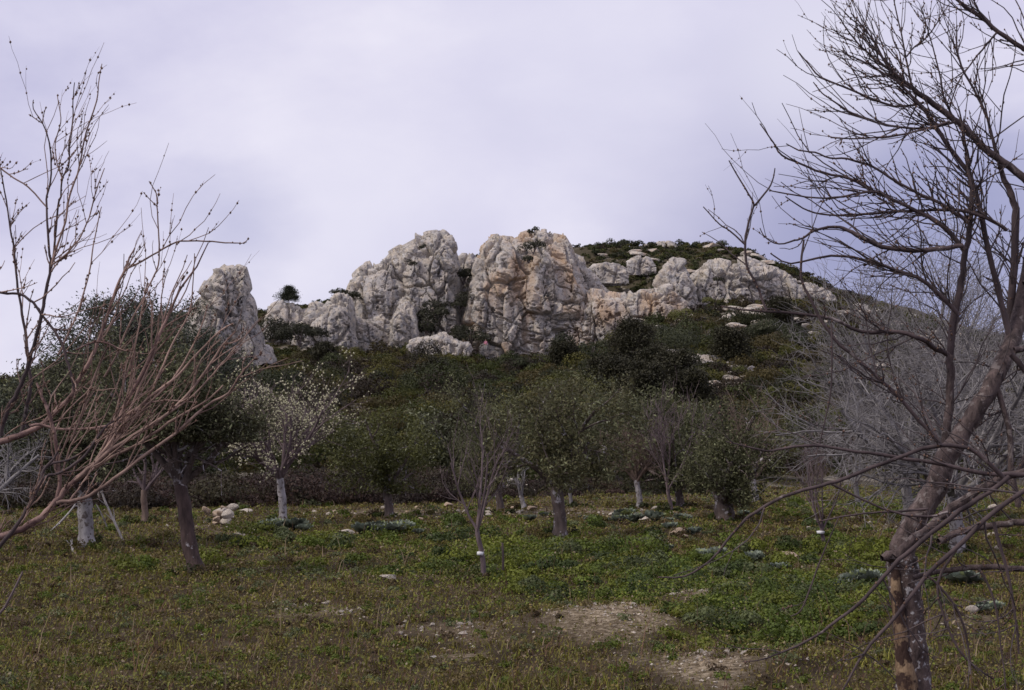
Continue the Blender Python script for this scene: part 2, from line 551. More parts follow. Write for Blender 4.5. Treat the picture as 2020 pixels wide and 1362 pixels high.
def crag(label, top, base, Y, depth, seed, mat, res=0.2, amp=1.0, crest=3.4):
    """a solid rock: silhouette heights from top / base tables (photo pixels at distance Y), bulging front, rounded back"""
    top, base = np.array(top, float), np.array(base, float)
    k = Y / F
    px0, px1 = top[0, 0], top[-1, 0]
    nu = max(24, int((px1 - px0) * k / res))
    pxs = np.linspace(px0, px1, nu)
    zt = (897 - np.interp(pxs, top[:, 0], top[:, 1])) * k + EYE
    zb = (897 - np.interp(pxs, base[:, 0], base[:, 1])) * k + EYE
    zb = zb - 2.6
    zt = np.maximum(zt, zb + 0.3)
    nv = max(16, int(float((zt - zb).max()) * 1.25 / res))
    nb = max(10, nv // 4)
    xs = (pxs - 1010) * k
    v = np.linspace(0, 1, nv)
    vb = np.linspace(1, 0, nb)[1:]
    hgt = (zt - zb)
    hn = hgt / hgt.max()
    dep = depth * (0.35 + 0.65 * np.sqrt(hn))
    q = np.stack([xs / 7.0, np.full(nu, 0.5 + seed), np.zeros(nu)], 1)
    butt = fbm(q, 3, seed)                                    # buttresses along the wall
    rows = []
    for vv in v:                                              # front, from foot to crest
        f = (1 - vv ** crest) ** 0.6
        yy = Y - dep * f * (1.0 + 0.45 * butt) + 0.0
        rows.append(np.stack([xs, yy, zb + (zt - zb) * vv], 1))
    for vv in vb:                                             # back
        f = (1 - vv ** 2.4) ** 0.6
        rows.append(np.stack([xs, Y + dep * 0.9 * f, zb + (zt - zb) * vv], 1))
    V = np.stack(rows, 0)
    nr = len(rows)
    # displacement along normals
    du = np.gradient(V, axis=1)
    dv = np.gradient(V, axis=0)
    nrm = np.cross(du, dv)
    nrm /= np.linalg.norm(nrm, axis=2)[..., None] + 1e-9
    p = V.reshape(-1, 3)
    warp = np.stack([fbm(p * 0.22, 3, seed + 40 + j) for j in range(3)], 1) * 0.45
    pw = p + warp
    def cells(sc, sd):
        q = pw * sc
        i = np.floor(q).astype(np.int64)
        b1 = np.full(len(q), 9.0)
        b2 = np.full(len(q), 9.0)
        cid = np.zeros(len(q))
        for dx in (-1, 0, 1):
            for dy in (-1, 0, 1):
                for dz in (-1, 0, 1):
                    c = i + (dx, dy, dz)
                    w = np.stack([c[:, j] + 0.08 + 0.84 * hash3(c[:, 0], c[:, 1], c[:, 2], sd + 31 * j) for j in range(3)], 1)
                    dd = np.abs(w - q).max(1) * 0.6 + np.linalg.norm(w - q, axis=1) * 0.5
                    hit = dd < b1
                    b2 = np.minimum(b2, np.maximum(b1, dd))
                    cid = np.where(hit, hash3(c[:, 0], c[:, 1], c[:, 2], sd + 999), cid)
                    b1 = np.minimum(b1, dd)
        return b2 - b1, cid
    e1, c1 = cells((0.15, 0.15, 0.085), seed)
    e2, c2 = cells((0.40, 0.40, 0.17), seed + 5)
    e3, c3 = cells((0.85, 0.85, 0.85), seed + 6)
    crack = lambda e, w: np.clip(1 - e / w, 0, 1)
    d = 2.2 * (c1 - 0.5) - 1.7 * crack(e1, 0.06) + 1.0 * (c2 - 0.5) - 0.9 * crack(e2, 0.05) + 0.26 * (c3 - 0.5) - 0.25 * crack(e3, 0.08)
    d += 0.2 * fbm(p * 0.8, 4, seed + 9, 0.7)
    hole = fbm(p * (0.9, 0.9, 1.1), 3, seed + 14, 0.75)
    d -= 1.2 * np.clip((hole - 0.27) * 8, 0, 1)                                               # solution holes
    d += -1.3 * np.clip(1 - np.abs(vnoise(p * (0.20, 0.20, 0.05), seed + 12)) * 9, 0, 1)      # vertical joints
    bed = (p[:, 0] * 0.42 + p[:, 2] * 0.90 + 0.1 * p[:, 1]) / 3.4 + 0.25 * fbm(p * 0.1, 2, seed + 70)
    bi = np.floor(bed)
    bf = bed - bi
    bh = hash3(bi, bi * 0 + 3, bi * 0, seed + 71)
    d += 0.7 * (bh - 0.5) - 0.7 * np.clip(1 - np.minimum(bf, 1 - bf) / 0.06, 0, 1) * np.clip(vnoise(p * 0.25, seed + 72) * 4, 0, 1)
    vrow = np.concatenate([v, vb])
    d *= np.repeat(1 - 0.5 * np.clip((vrow - 0.9) / 0.1, 0, 1), nu)
    d = 0.35 * d + 0.65 * np.round(d / 0.5) * 0.5                                             # broken, stepped faces
    d *= amp
    V = p + nrm.reshape(-1, 3) * d[:, None]
    id2 = np.arange(nr * nu).reshape(nr, nu)
    Qc = np.stack([id2[:-1, :-1], id2[:-1, 1:], id2[1:, 1:], id2[1:, :-1]], 2).reshape(-1, 4)
    c0 = Vector((float(xs.mean()), Y, float(zb.min())))
    me = np_mesh('limestone_crag', V - np.array(c0), Qc, False)
    return tag(link('limestone_crag', me, mat, loc=c0), label, 'rock crag', 'limestone crags on the hilltop')


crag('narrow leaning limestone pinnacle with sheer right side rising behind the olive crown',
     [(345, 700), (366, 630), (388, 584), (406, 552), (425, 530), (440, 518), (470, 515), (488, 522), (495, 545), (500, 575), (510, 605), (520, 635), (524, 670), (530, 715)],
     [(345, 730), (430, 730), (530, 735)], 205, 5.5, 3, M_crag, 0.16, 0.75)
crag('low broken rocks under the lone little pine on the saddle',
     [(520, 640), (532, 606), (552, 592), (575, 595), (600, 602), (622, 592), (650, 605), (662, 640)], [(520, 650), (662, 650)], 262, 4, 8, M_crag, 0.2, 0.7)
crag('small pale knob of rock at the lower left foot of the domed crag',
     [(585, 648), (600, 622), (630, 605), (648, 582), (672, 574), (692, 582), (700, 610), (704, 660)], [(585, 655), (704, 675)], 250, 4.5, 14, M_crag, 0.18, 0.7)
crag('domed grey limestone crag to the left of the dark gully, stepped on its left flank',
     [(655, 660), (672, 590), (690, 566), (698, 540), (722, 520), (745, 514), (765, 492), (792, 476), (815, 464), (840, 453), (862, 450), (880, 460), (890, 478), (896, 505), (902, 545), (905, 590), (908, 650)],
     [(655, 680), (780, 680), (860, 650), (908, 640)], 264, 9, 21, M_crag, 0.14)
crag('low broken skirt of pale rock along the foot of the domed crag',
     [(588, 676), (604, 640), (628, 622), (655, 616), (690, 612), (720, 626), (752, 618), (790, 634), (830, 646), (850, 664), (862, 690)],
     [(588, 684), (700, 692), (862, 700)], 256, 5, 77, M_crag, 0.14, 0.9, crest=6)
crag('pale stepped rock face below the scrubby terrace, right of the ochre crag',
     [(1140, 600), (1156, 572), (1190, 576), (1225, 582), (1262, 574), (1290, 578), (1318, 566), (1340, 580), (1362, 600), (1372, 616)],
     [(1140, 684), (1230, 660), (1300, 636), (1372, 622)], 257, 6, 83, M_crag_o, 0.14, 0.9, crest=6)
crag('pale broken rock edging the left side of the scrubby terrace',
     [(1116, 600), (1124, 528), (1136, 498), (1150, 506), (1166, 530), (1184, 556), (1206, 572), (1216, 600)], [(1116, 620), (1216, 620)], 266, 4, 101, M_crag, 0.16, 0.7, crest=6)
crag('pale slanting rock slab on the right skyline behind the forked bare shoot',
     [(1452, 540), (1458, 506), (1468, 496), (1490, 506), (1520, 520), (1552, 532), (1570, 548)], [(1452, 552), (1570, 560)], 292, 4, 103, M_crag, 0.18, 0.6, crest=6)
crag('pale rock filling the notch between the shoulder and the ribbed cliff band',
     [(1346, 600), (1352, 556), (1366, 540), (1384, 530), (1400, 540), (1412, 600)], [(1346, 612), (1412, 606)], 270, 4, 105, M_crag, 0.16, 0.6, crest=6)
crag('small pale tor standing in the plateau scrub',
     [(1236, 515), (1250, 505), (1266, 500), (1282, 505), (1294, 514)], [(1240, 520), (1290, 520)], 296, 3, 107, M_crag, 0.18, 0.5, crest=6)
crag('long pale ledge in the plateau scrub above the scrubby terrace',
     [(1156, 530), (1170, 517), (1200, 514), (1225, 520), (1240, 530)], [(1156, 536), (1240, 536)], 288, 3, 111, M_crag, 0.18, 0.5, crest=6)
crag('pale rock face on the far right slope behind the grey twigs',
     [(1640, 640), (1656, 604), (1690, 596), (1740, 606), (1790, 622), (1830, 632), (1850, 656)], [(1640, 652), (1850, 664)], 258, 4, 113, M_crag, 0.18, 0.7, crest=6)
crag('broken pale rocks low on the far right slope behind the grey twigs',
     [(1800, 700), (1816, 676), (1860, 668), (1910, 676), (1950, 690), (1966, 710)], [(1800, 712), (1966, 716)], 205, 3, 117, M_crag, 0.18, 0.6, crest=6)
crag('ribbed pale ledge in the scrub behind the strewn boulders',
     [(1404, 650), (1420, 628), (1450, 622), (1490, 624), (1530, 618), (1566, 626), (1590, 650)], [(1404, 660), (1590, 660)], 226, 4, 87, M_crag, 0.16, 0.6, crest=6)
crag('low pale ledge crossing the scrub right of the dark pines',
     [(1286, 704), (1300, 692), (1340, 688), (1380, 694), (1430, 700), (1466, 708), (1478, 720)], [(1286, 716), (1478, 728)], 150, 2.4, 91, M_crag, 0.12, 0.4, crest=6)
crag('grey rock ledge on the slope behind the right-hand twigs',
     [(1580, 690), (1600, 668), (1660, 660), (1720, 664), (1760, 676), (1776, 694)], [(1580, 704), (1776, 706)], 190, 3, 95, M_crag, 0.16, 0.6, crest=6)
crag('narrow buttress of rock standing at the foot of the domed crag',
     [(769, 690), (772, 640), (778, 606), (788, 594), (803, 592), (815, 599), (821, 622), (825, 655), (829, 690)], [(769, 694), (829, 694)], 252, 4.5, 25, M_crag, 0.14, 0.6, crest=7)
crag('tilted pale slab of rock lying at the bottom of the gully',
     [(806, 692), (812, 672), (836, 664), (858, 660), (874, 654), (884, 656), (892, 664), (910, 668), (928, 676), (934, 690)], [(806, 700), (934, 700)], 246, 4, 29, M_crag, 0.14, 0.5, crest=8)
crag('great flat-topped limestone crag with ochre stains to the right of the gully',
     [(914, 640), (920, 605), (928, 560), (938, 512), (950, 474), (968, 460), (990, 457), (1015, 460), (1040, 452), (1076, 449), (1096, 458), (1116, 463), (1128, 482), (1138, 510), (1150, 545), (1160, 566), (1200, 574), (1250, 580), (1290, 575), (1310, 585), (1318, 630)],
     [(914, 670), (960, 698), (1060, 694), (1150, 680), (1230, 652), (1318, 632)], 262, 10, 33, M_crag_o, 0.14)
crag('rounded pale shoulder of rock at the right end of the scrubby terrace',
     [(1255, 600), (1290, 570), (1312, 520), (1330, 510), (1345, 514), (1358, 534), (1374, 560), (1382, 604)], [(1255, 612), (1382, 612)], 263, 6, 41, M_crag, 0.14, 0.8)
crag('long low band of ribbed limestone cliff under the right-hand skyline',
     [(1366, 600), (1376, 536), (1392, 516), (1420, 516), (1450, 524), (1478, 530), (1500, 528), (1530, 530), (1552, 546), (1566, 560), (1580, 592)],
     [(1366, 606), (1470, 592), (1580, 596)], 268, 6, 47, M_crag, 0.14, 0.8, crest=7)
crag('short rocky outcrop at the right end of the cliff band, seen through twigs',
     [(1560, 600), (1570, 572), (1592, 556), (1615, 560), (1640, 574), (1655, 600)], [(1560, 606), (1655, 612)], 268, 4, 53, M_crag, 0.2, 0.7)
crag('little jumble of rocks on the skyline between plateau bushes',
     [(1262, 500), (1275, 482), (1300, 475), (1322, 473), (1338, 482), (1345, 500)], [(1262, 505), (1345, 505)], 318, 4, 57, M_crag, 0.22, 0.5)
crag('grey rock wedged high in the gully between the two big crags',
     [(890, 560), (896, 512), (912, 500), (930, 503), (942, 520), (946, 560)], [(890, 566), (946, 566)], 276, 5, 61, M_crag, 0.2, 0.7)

# ------------------------------------------------------------------ scrub on the slope (stuff) and bushes
def bush_leaves(C, R, n_of, size_of, rng, cols, squash=0.8, rough_n=0.35, jit=(0.82, 1.2)):
    """leaves of many bushes at once: returns centres, normals, sizes, colours"""
    n = n_of.astype(int)
    own = np.repeat(np.arange(len(C)), n)
    m = len(own)
    lob = rng.integers(0, 4, m)
    loff = rng.normal(size=(len(C), 4, 3)) * (0.45, 0.45, 0.22)
    lrad = rng.uniform(0.45, 0.75, (len(C), 4))
    d = rng.normal(size=(m, 3))
    d[:, 2] = np.abs(d[:, 2]) * 0.9 - 0.15
    d /= np.linalg.norm(d, axis=1)[:, None]
    rad = lrad[own, lob] * (0.72 + 0.36 * rng.random(m) ** 0.7)
    rel = loff[own, lob] + d * rad[:, None]
    rel[:, 2] = rel[:, 2] * squash + 0.35
    pos = C[own] + rel * R[own][:, None]
    nr = d + rng.normal(size=(m, 3)) * rough_n
    sz = size_of[own] * rng.uniform(0.7, 1.35, m)
    lobe_t = rng.uniform(0.7, 1.35, (len(C), 4))[own, lob]
    c = cols[own] * lobe_t[:, None] * rng.uniform(jit[0], jit[1], (m, 1))
    return pos, nr, sz, c


PAL = np.array([(1.02, .93, 1.0)]) * np.array([(0.038, 0.050, 0.010), (0.054, 0.064, 0.011), (0.022, 0.027, 0.008), (0.060, 0.052, 0.014), (0.024, 0.018, 0.009), (0.080, 0.082, 0.016)])


def scrub(name, n, ylo, yhi, pxlo, pxhi, dens, rlo, rhi, label, seed, pal=PAL, cover=0.75):
    rng = np.random.default_rng(seed)
    y = np.sqrt(rng.uniform(ylo ** 2, yhi ** 2, n))
    px = rng.uniform(pxlo, pxhi, n)
    x = (px - 1010) / F * y
    keep = rng.random(n) < dens(px, y)
    x, y, px = x[keep], y[keep], px[keep]
    keep = y > slope_start(px) + 4
    x, y, px = x[keep], y[keep], px[keep]
    R = (rlo + (rhi - rlo) * rng.random(len(x)) ** 1.6) * (0.75 + 0.5 * rng.random(len(x)) ** 3)
    C = np.stack([x, y, H(x, y) - 0.15 * R], 1)
    sz = 0.075 + 0.0011 * y
    cnt = np.clip(cover * 9.4 * R * R / (0.6 * sz * sz), 30, 1500)
    big = n2(x, y, 0.03, 70 + seed)
    pi = np.clip(((big + 1) / 2 * len(pal) + rng.normal(size=len(x)) * 1.6).astype(int), 0, len(pal) - 1)
    pos, nr, s, c = bush_leaves(C, R, cnt, sz, rng, pal[pi])
    me = leaf_mesh(name, pos, nr, s, s * 0.62, c, rng)
    return tag(link(name, me, M_leaf), label, 'scrub', None, 'stuff')


def dens_slope(px, y):
    d = np.full(len(px), 1.0)
    d = np.where((px > 1330) & (y > 110), 0.8, d)
    d = np.where((px > 1380) & (y > 170), 0.5, d)
    d = np.where((px > 1395) & (px < 1610) & (y > 190) & (y < 246), 0.26, d)
    x = (px - 1010) / F * y
    d = d * np.where(n2(x, y, 0.05, 81) < -0.42, 0.35, 1)
    return d


scrub('scrub', 4300, 56, 258, -260, 2300, dens_slope, 0.9, 2.7, 'dark olive maquis scrub covering the slope below the crags', 4)


def dens_top(px, y):
    x = (px - 1010) / F * y
    d = np.where(n2(x, y, 0.09, 83) < -0.34, 0.4, 1.0)
    return d * np.where(px < 1140, np.where(y > 275, .8, .15), 1)


scrub('plateau_scrub', 5200, 257, 326, 480, 1720, dens_top, 0.6, 1.35, 'low dark scrub between the rocks on top of the hill', 6, PAL * np.array([1.0, 1.0, 1.15]))


def bush(px, Y, R, label, seed, pal, group='bushes on the rocky hill', at=None, name='evergreen_bush', sz=None, squash=0.8):
    rng = np.random.default_rng(seed)
    c = at if at is not None else S(px, Y)
    t = thing(name, c, label, 'bush', group)
    s = np.array([sz or (0.075 + 0.0010 * Y)])
    cnt = np.clip(np.array([1.1 * 9.4 * R * R / (0.6 * s[0] ** 2)]), 60, 4000)
    pos, nr, s2, cc_ = bush_leaves(np.zeros((1, 3)), np.array([R]), cnt, s, rng, np.array([pal]), squash)
    link('foliage', leaf_mesh('foliage', pos, nr, s2, s2 * 0.62, cc_, rng), M_leaf, t)
    T = Tubes()
    for k in range(5):
        d = Vector((rng.normal() * .4, rng.normal() * .4, 1)).normalized()
        T.add([Vector((0, 0, -0.3)), d * R * 0.5, d * R * 0.9 + Vector((0, 0, .1))], [0.05 * R, 0.035 * R, 0.01 * R])
    link('stem', T.mesh('stem', 5), M_olivebark, t)
    return t


# bushes that stand out of the scrub
random.seed(41)
for k in range(34):
    px, Y = random.uniform(520, 1420), random.uniform(84, 236)
    pal_ = random.choice([(0.030, 0.036, 0.014), (0.040, 0.048, 0.015), (0.066, 0.074, 0.016), (0.030, 0.026, 0.013)])
    bush(px, Y, random.uniform(1.5, 3.0) * (.75 + Y / 500), 'rounded evergreen bush standing out of the scrub below the crags', 700 + k, pal_, 'bushes standing out of the scrub', squash=random.uniform(.8, 1.15))

# bushes lodged in the crags' ledges and gully
DG = (0.032, 0.033, 0.018)
for k, (px, py, Y, R, lab) in enumerate([
        (864, 622, 253, 3.2, 'dark bush filling the middle of the gully between the crags'),
        (908, 596, 257, 2.9, 'dark bush against the ochre crag wall in the gully'),
        (914, 545, 264, 2.6, 'dark bush high in the gully under the wedged rock'),
        (842, 642, 250, 2.8, 'dark bush at the lower left of the gully'),
        (930, 662, 248, 2.4, 'brownish bush at the foot of the ochre crag'),
        (905, 650, 250, 2.8, 'dark bush low in the gully above the tilted slab'),
        (700, 582, 255, 1.6, 'flat bush on the ledge left of the domed crag'),
        (668, 574, 252, 1.4, 'bush topping the small pale knob of rock'),
        (1052, 488, 251, 1.9, 'dark bush hanging in the notch near the flat crag top'),
        (1042, 510, 251, 1.3, 'small bush trailing below the notch of the flat-topped crag'),
        (1055, 456, 259, 1.1, 'low bush on the very top of the flat-topped crag'),
        (812, 518, 254, 0.9, 'tiny bush on the face of the domed crag'),
        (828, 486, 255, 0.8, 'tiny bush high on the domed crag'),
        (622, 650, 246, 3.0, 'dark bush below the small pale knob'),
        (556, 650, 240, 3.8, 'big dark bush between the pinnacle and the knob'),
        (592, 662, 235, 3.2, 'dark bush under the saddle rocks'),
        (1415, 552, 257, 1.0, 'bush growing from a hole in the cliff band'),
        (1350, 618, 235, 2.4, 'yellowish bush under the right shoulder of rock'),
        (1410, 590, 250, 1.6, 'bright olive bush at the foot of the cliff band')]):
    c = P(px, py, Y) - Vector((0, 0, 0.5 * R))
    bush(px, Y, R, lab, 300 + k, DG if k not in (17, 18) else (0.10, 0.10, 0.03), at=c)
for k, (px, Y, R, lab) in enumerate([
        (1330, 172, 3.6, 'big rounded dark green bush right of the dark pines'), (1385, 180, 3.0, 'rounded olive bush beside the pale leaning boulder'), (1290, 200, 3.0, 'dark bush under the right end of the ochre crag'),
        (1520, 190, 3.4, 'dark bush standing in the field of pale boulders'), (1560, 170, 3.0, 'dark bush below the pale boulder field'), (1205, 319, 1.6, 'bush on the plateau skyline behind the flat-topped crag'),
        (1232, 319, 1.9, 'taller bush on the plateau skyline'), (1250, 319, 1.7, 'feathery bush on the plateau skyline'), (1180, 319, 1.3, 'low bush at the left end of the plateau skyline'),
        (1380, 319, 2.0, 'dark bush on the skyline over the cliff band'), (1425, 319, 2.2, 'wide dark bush on the skyline near the bare twig'), (1345, 319, 1.6, 'bush right of the skyline rock jumble')]):
    bush(px, Y, R, lab, 340 + k, (0.045, 0.050, 0.024) if k != 1 else (0.075, 0.062, 0.025))


def boulder_mesh(seed, n=3, sharp=0.28):
    import bmesh
    bm = bmesh.new()
    bmesh.ops.create_icosphere(bm, subdivisions=n, radius=1)
    V = np.array([v.co[:] for v in bm.verts])
    rng = np.random.default_rng(seed)
    for k in range(11):                                       # cut flat facets
        d = rng.normal(size=3)
        d /= np.linalg.norm(d)
        h = rng.uniform(0.38, 0.78)
        over = np.maximum(V @ d - h, 0)
        V = V - over[:, None] * d
    V = V * (1 + sharp * fbm(V * 1.6, 4, seed)[:, None])
    for v, c in zip(bm.verts, V):
        v.co = c
    me = bpy.data.meshes.new('stone')
    bm.to_mesh(me)
    bm.free()
    return me


BM = [boulder_mesh(k + 1) for k in range(5)]
for m in BM:
    m.materials.append(M_boulder)


def boulder(px, py, Y, w, hgt, label, group, mesh=None, name='boulder', sink=0.3, cat='boulder'):
    p = P(px, py, Y)
    o = link(name, mesh or random.choice(BM), loc=(p.x, p.y, min(p.z - hgt * sink, hz(p.x, p.y) + .5 + .12 * hgt)))
    o.scale = (w / 2, w / 2 * random.uniform(.7, 1), hgt * .42)
    o.rotation_euler = (random.uniform(-.2, .2), random.uniform(-.2, .2), random.uniform(0, 6.28))
    return tag(o, label, cat, group)


for (px, py, Y, w, h, lab) in [(1300, 628, 205, 2.6, 3.4, 'pale boulder leaning behind the rounded bush'), (1390, 645, 185, 2.6, 2.2, 'grey boulder among bushes right of the rounded bush'), (1297, 660, 165, 1.6, 2.0, 'small upright white boulder below the leaning one'),
                               (1352, 660, 165, 2.0, .9, 'white boulder low among the bushes'), (1384, 658, 165, 1.5, .8, 'round white boulder beside the low ones'), (1468, 594, 230, 2.6, 2.2, 'round cream boulder below the cliff band'),
                               (692, 672, 225, 2.6, 1.0, 'flat white boulder in scrub under the domed crag'), (797, 690, 220, 1.5, 1.6, 'little white boulder under the narrow buttress'), (885, 690, 222, 2.4, 1.4, 'pale boulder under the tilted slab'),
                               (955, 700, 215, 1.6, 1.0, 'white stone block in scrub below the ochre crag'), (755, 734, 150, 0.9, 0.5, 'lone pale stone showing in the scrubby slope'), (1118, 776, 100, 0.7, 0.6, 'orange stone showing in the dark scrub above the olives'),
                               (1395, 792, 96, 1.5, 0.7, 'pale block of the small outcrop above the thick-trunked olive'), (1370, 800, 95, 1.4, 0.5, 'flat slab of the small outcrop above the thick-trunked olive'), (1195, 610, 240, 3.0, 2.0, 'cream block at the right foot of the ochre crag')]:
    boulder(px, py, Y, w, h, lab, 'boulders on the hillside')
for k in range(150):                                           # ledges and blocks strewn over the right flank
    a = random.random()
    if k < 58:
        px, Y = random.gauss(1490, 55), random.uniform(192, 246)
    elif k < 84:
        px, Y = random.uniform(1270, 1480), random.uniform(128, 150)
    elif k < 112:
        px, Y = random.uniform(1560, 1960), random.uniform(140, 255)
    else:
        px, Y = random.uniform(1150, 1580), random.uniform(268, 314)
    c = S(px, Y)
    w = random.uniform(1.2, 4.2) * Y / 220
    g = 0 if k < 58 else 1 if k < 84 else 2 if k < 112 else 3
    lab = ['pale block among strewn boulders on the right flank of the hill', 'pale block in the band of rocks crossing the scrub right of the pines', 'grey block on the slope seen through the right-hand twigs', 'pale stone lying in the plateau scrub on the hilltop'][g]
    o = link('boulder', random.choice(BM), loc=(c.x, c.y, c.z + (0.75 if g < 3 else .55)))
    o.scale = (w / 2, w / 2 * .7, w * random.uniform(.14, .26))
    o.rotation_euler = (random.uniform(-.15, .15), random.uniform(-.15, .15), random.uniform(-.5, .5))
    tag(o, lab, 'boulder', ['boulders strewn on the right flank', 'rocks of the ledge in the scrub', 'rocks behind the bare trees', 'stones of the plateau'][g])

# ------------------------------------------------------------------ trees
def grow(T, p, d, L, r, lvl, cfg, tips, limbs=None):
    n = cfg.get('seg', 6)
    pts, rad = [p.copy()], [r]
    q, dd = p.copy(), d.copy()
    end = r * cfg.get('taper', 0.45)
    for i in range(n):
        dd = (dd + rvec() * cfg['wob'] + Vector((0, 0, cfg['up'][min(lvl, len(cfg['up']) - 1)]))).normalized()
        q = q + dd * (L / n)
        pts.append(q.copy())
        rad.append(r + (end - r) * (i + 1) / n)
    if limbs is not None and lvl == 0:
        limbs.append((pts, rad))
    else:
        T.add(pts, rad)
    if lvl < cfg['lv']:
        k = cfg['k'][lvl]
        for j in range(k):
            f = cfg.get('f0', 0.25) + (1 - cfg.get('f0', 0.25)) * (j + random.random()) / k
            i = min(int(f * n), n - 1)
            w = f * n - i
            s = pts[i].lerp(pts[i + 1], w)
            td = (pts[i + 1] - pts[i]).normalized()
            sd = td.orthogonal()
            sd.rotate(__import__('mathutils').Quaternion(td, random.uniform(0, 6.283)))
            ang = math.radians(random.uniform(*cfg['ang']))
            nd = (td * math.cos(ang) + sd * math.sin(ang)).normalized()
            rr = max((rad[i] * (1 - w) + rad[i + 1] * w) * cfg.get('rk', 0.6), cfg['rmin'])
            grow(T, s, nd, L * random.uniform(*cfg['lk']), rr, lvl + 1, cfg, tips)
    tips.append((pts[-1], dd, lvl))
    if lvl == cfg['lv'] and len(pts) > 3:
        tips.append((pts[len(pts) // 2], dd, lvl))


def trunk_line(base_r, top_r, h, lean=(0, 0), flare=1.6, n=9):
    pts, rad = [], []
    for i in range(n):
        t = i / (n - 1)
        pts.append(Vector((lean[0] * t + 0.03 * math.sin(5 * t + lean[0] * 9), lean[1] * t, -0.12 + (h + 0.12) * t)))
        rad.append((base_r + (top_r - base_r) * t) * (1 + (flare - 1) * max(0, 1 - t * 5)))
    return pts, rad


def fit(tips, limbs, T, ctr, ext):
    pass


def orchard_tree(name, base, label, cat, group, th, tr, lean, mains, L, cfg, bark_t, bark_b, leaves=None, buds=None, az0=0.0, tilt=(25, 50), trunk_top_r=None, seed=1, lv_=(.8, 1.15)):
    """trunk, each main limb and the twigs are parts; foliage or buds hang on the crown"""
    random.seed(seed)
    rng = np.random.default_rng(seed)
    t = thing(name, base, label, cat, group)
    pts, rad = trunk_line(tr, trunk_top_r or tr * 0.8, th, lean)
    T = Tubes()
    pts, rad = smooth_line(pts, rad, 2)
    T.add(pts, rad)
    link('trunk', T.mesh('trunk', 10, 0.18), bark_t, t)
    top = pts[-1]
    tips, limbs, TW = [], [], Tubes()
    for k in range(mains):
        az = az0 + 6.283 * (k + random.uniform(-.25, .25)) / mains
        tl = math.radians(random.uniform(*tilt))
        d = Vector((math.cos(az) * math.sin(tl), math.sin(az) * math.sin(tl), math.cos(tl)))
        grow(TW, top - Vector((0, 0, random.uniform(0, .12))), d, L * random.uniform(*lv_), rad[-1] * 0.62, 0, cfg, tips, limbs)
    for (pp, rr) in limbs:
        Lb = Tubes()
        Lb.add(pp, rr)
        link('limb', Lb.mesh('limb', 7, 0.1), bark_b, t)
    tw = link('twigs', TW.mesh('twigs', 4), bark_b, t)
    if leaves:
        C, Nn, Al, K = [], [], [], []
        cen = np.array([tuple(a) for a, _, _ in tips])
        dirs = np.array([tuple(b) for _, b, _ in tips])
        n = leaves['per']
        own = np.repeat(np.arange(len(cen)), n)
        m = len(own)
        off = rng.normal(size=(m, 3)) * leaves['spread']
        pos = cen[own] + off
        al = dirs[own] + rng.normal(size=(m, 3)) * 0.8
        nr = rng.normal(size=(m, 3)) + off / leaves['spread'] * 0.4 + (0, 0, 0.5)
        tone = rng.uniform(0.5, 1.55, len(cen))[own] * rng.uniform(0.8, 1.25, m)
        pick = rng.random(m) < leaves.get('silver', 0.0)
        colr = np.array(leaves['col'])[None] * tone[:, None]
        colr[pick] = np.array(leaves.get('col2', leaves['col']))[None] * tone[pick][:, None]
        keep = pos[:, 2] > leaves.get('zmin', 0.4)
        pos, al, nr, colr = pos[keep], al[keep], nr[keep], colr[keep]
        m = len(pos)
        ln = leaves['len'] * rng.uniform(.7, 1.3, m)
        link('foliage', leaf_mesh('foliage', pos, nr, ln, ln * leaves.get('asp', .34), colr, rng, al), leaves.get('mat', M_leaf), t)
    if buds:
        C, R = [], []
        for (a, d, lv) in tips:
            if lv >= buds.get('lv', 1):
                for q in range(buds['per']):
                    if random.random() < buds['prob']:
                        C.append(tuple(a - d * random.uniform(0, buds['back']) + rvec() * buds['j']))
                        R.append(buds['r'] * random.uniform(.6, 1.25))
        if C:
            link('buds', blob_mesh('buds', C, R, 1.2), buds['mat'], tw)
    return t


CF_TWIG = dict(seg=5, wob=0.16, up=(0.10, 0.08, 0.05), lv=3, k=(6, 5, 4), ang=(22, 55), lk=(.4, .66), rk=.55, rmin=0.0035, f0=.2, taper=.45)
CF_OLIVE = dict(seg=5, wob=0.24, up=(0.05, 0.02, -0.02), lv=2, k=(5, 4), ang=(30, 70), lk=(.4, .65), rk=.55, rmin=0.006, f0=.25, taper=.4)
OL = dict(per=34, spread=0.17, len=0.08, asp=.36, col=(0.076, 0.080, 0.022), col2=(0.16, 0.17, 0.09), silver=.18)


def olive(px, py, label, th, tr, lean, L, mains, seed, per=34, spread=.17, col=None, tilt=(20, 58), name='olive_tree', bark_t=None, silver=.15, ln=.085, base=None, zmin=.4, cfg=None, col2=None, group='orchard olive trees', bark_b=None, lvr=(.45, 1.45)):
    lv = dict(OL, per=int(per * 1.25), spread=spread * .68, silver=silver, len=ln, zmin=zmin)
    if col:
        lv['col'] = col
    if col2:
        lv['col2'] = col2
    return orchard_tree(name, base or G(px, py), label, 'olive tree', group, th, tr, lean, mains, L, cfg or CF_OLIVE, bark_t or M_olivebark, bark_b or M_olivebark, leaves=lv, seed=seed, tilt=tilt, lv_=lvr)


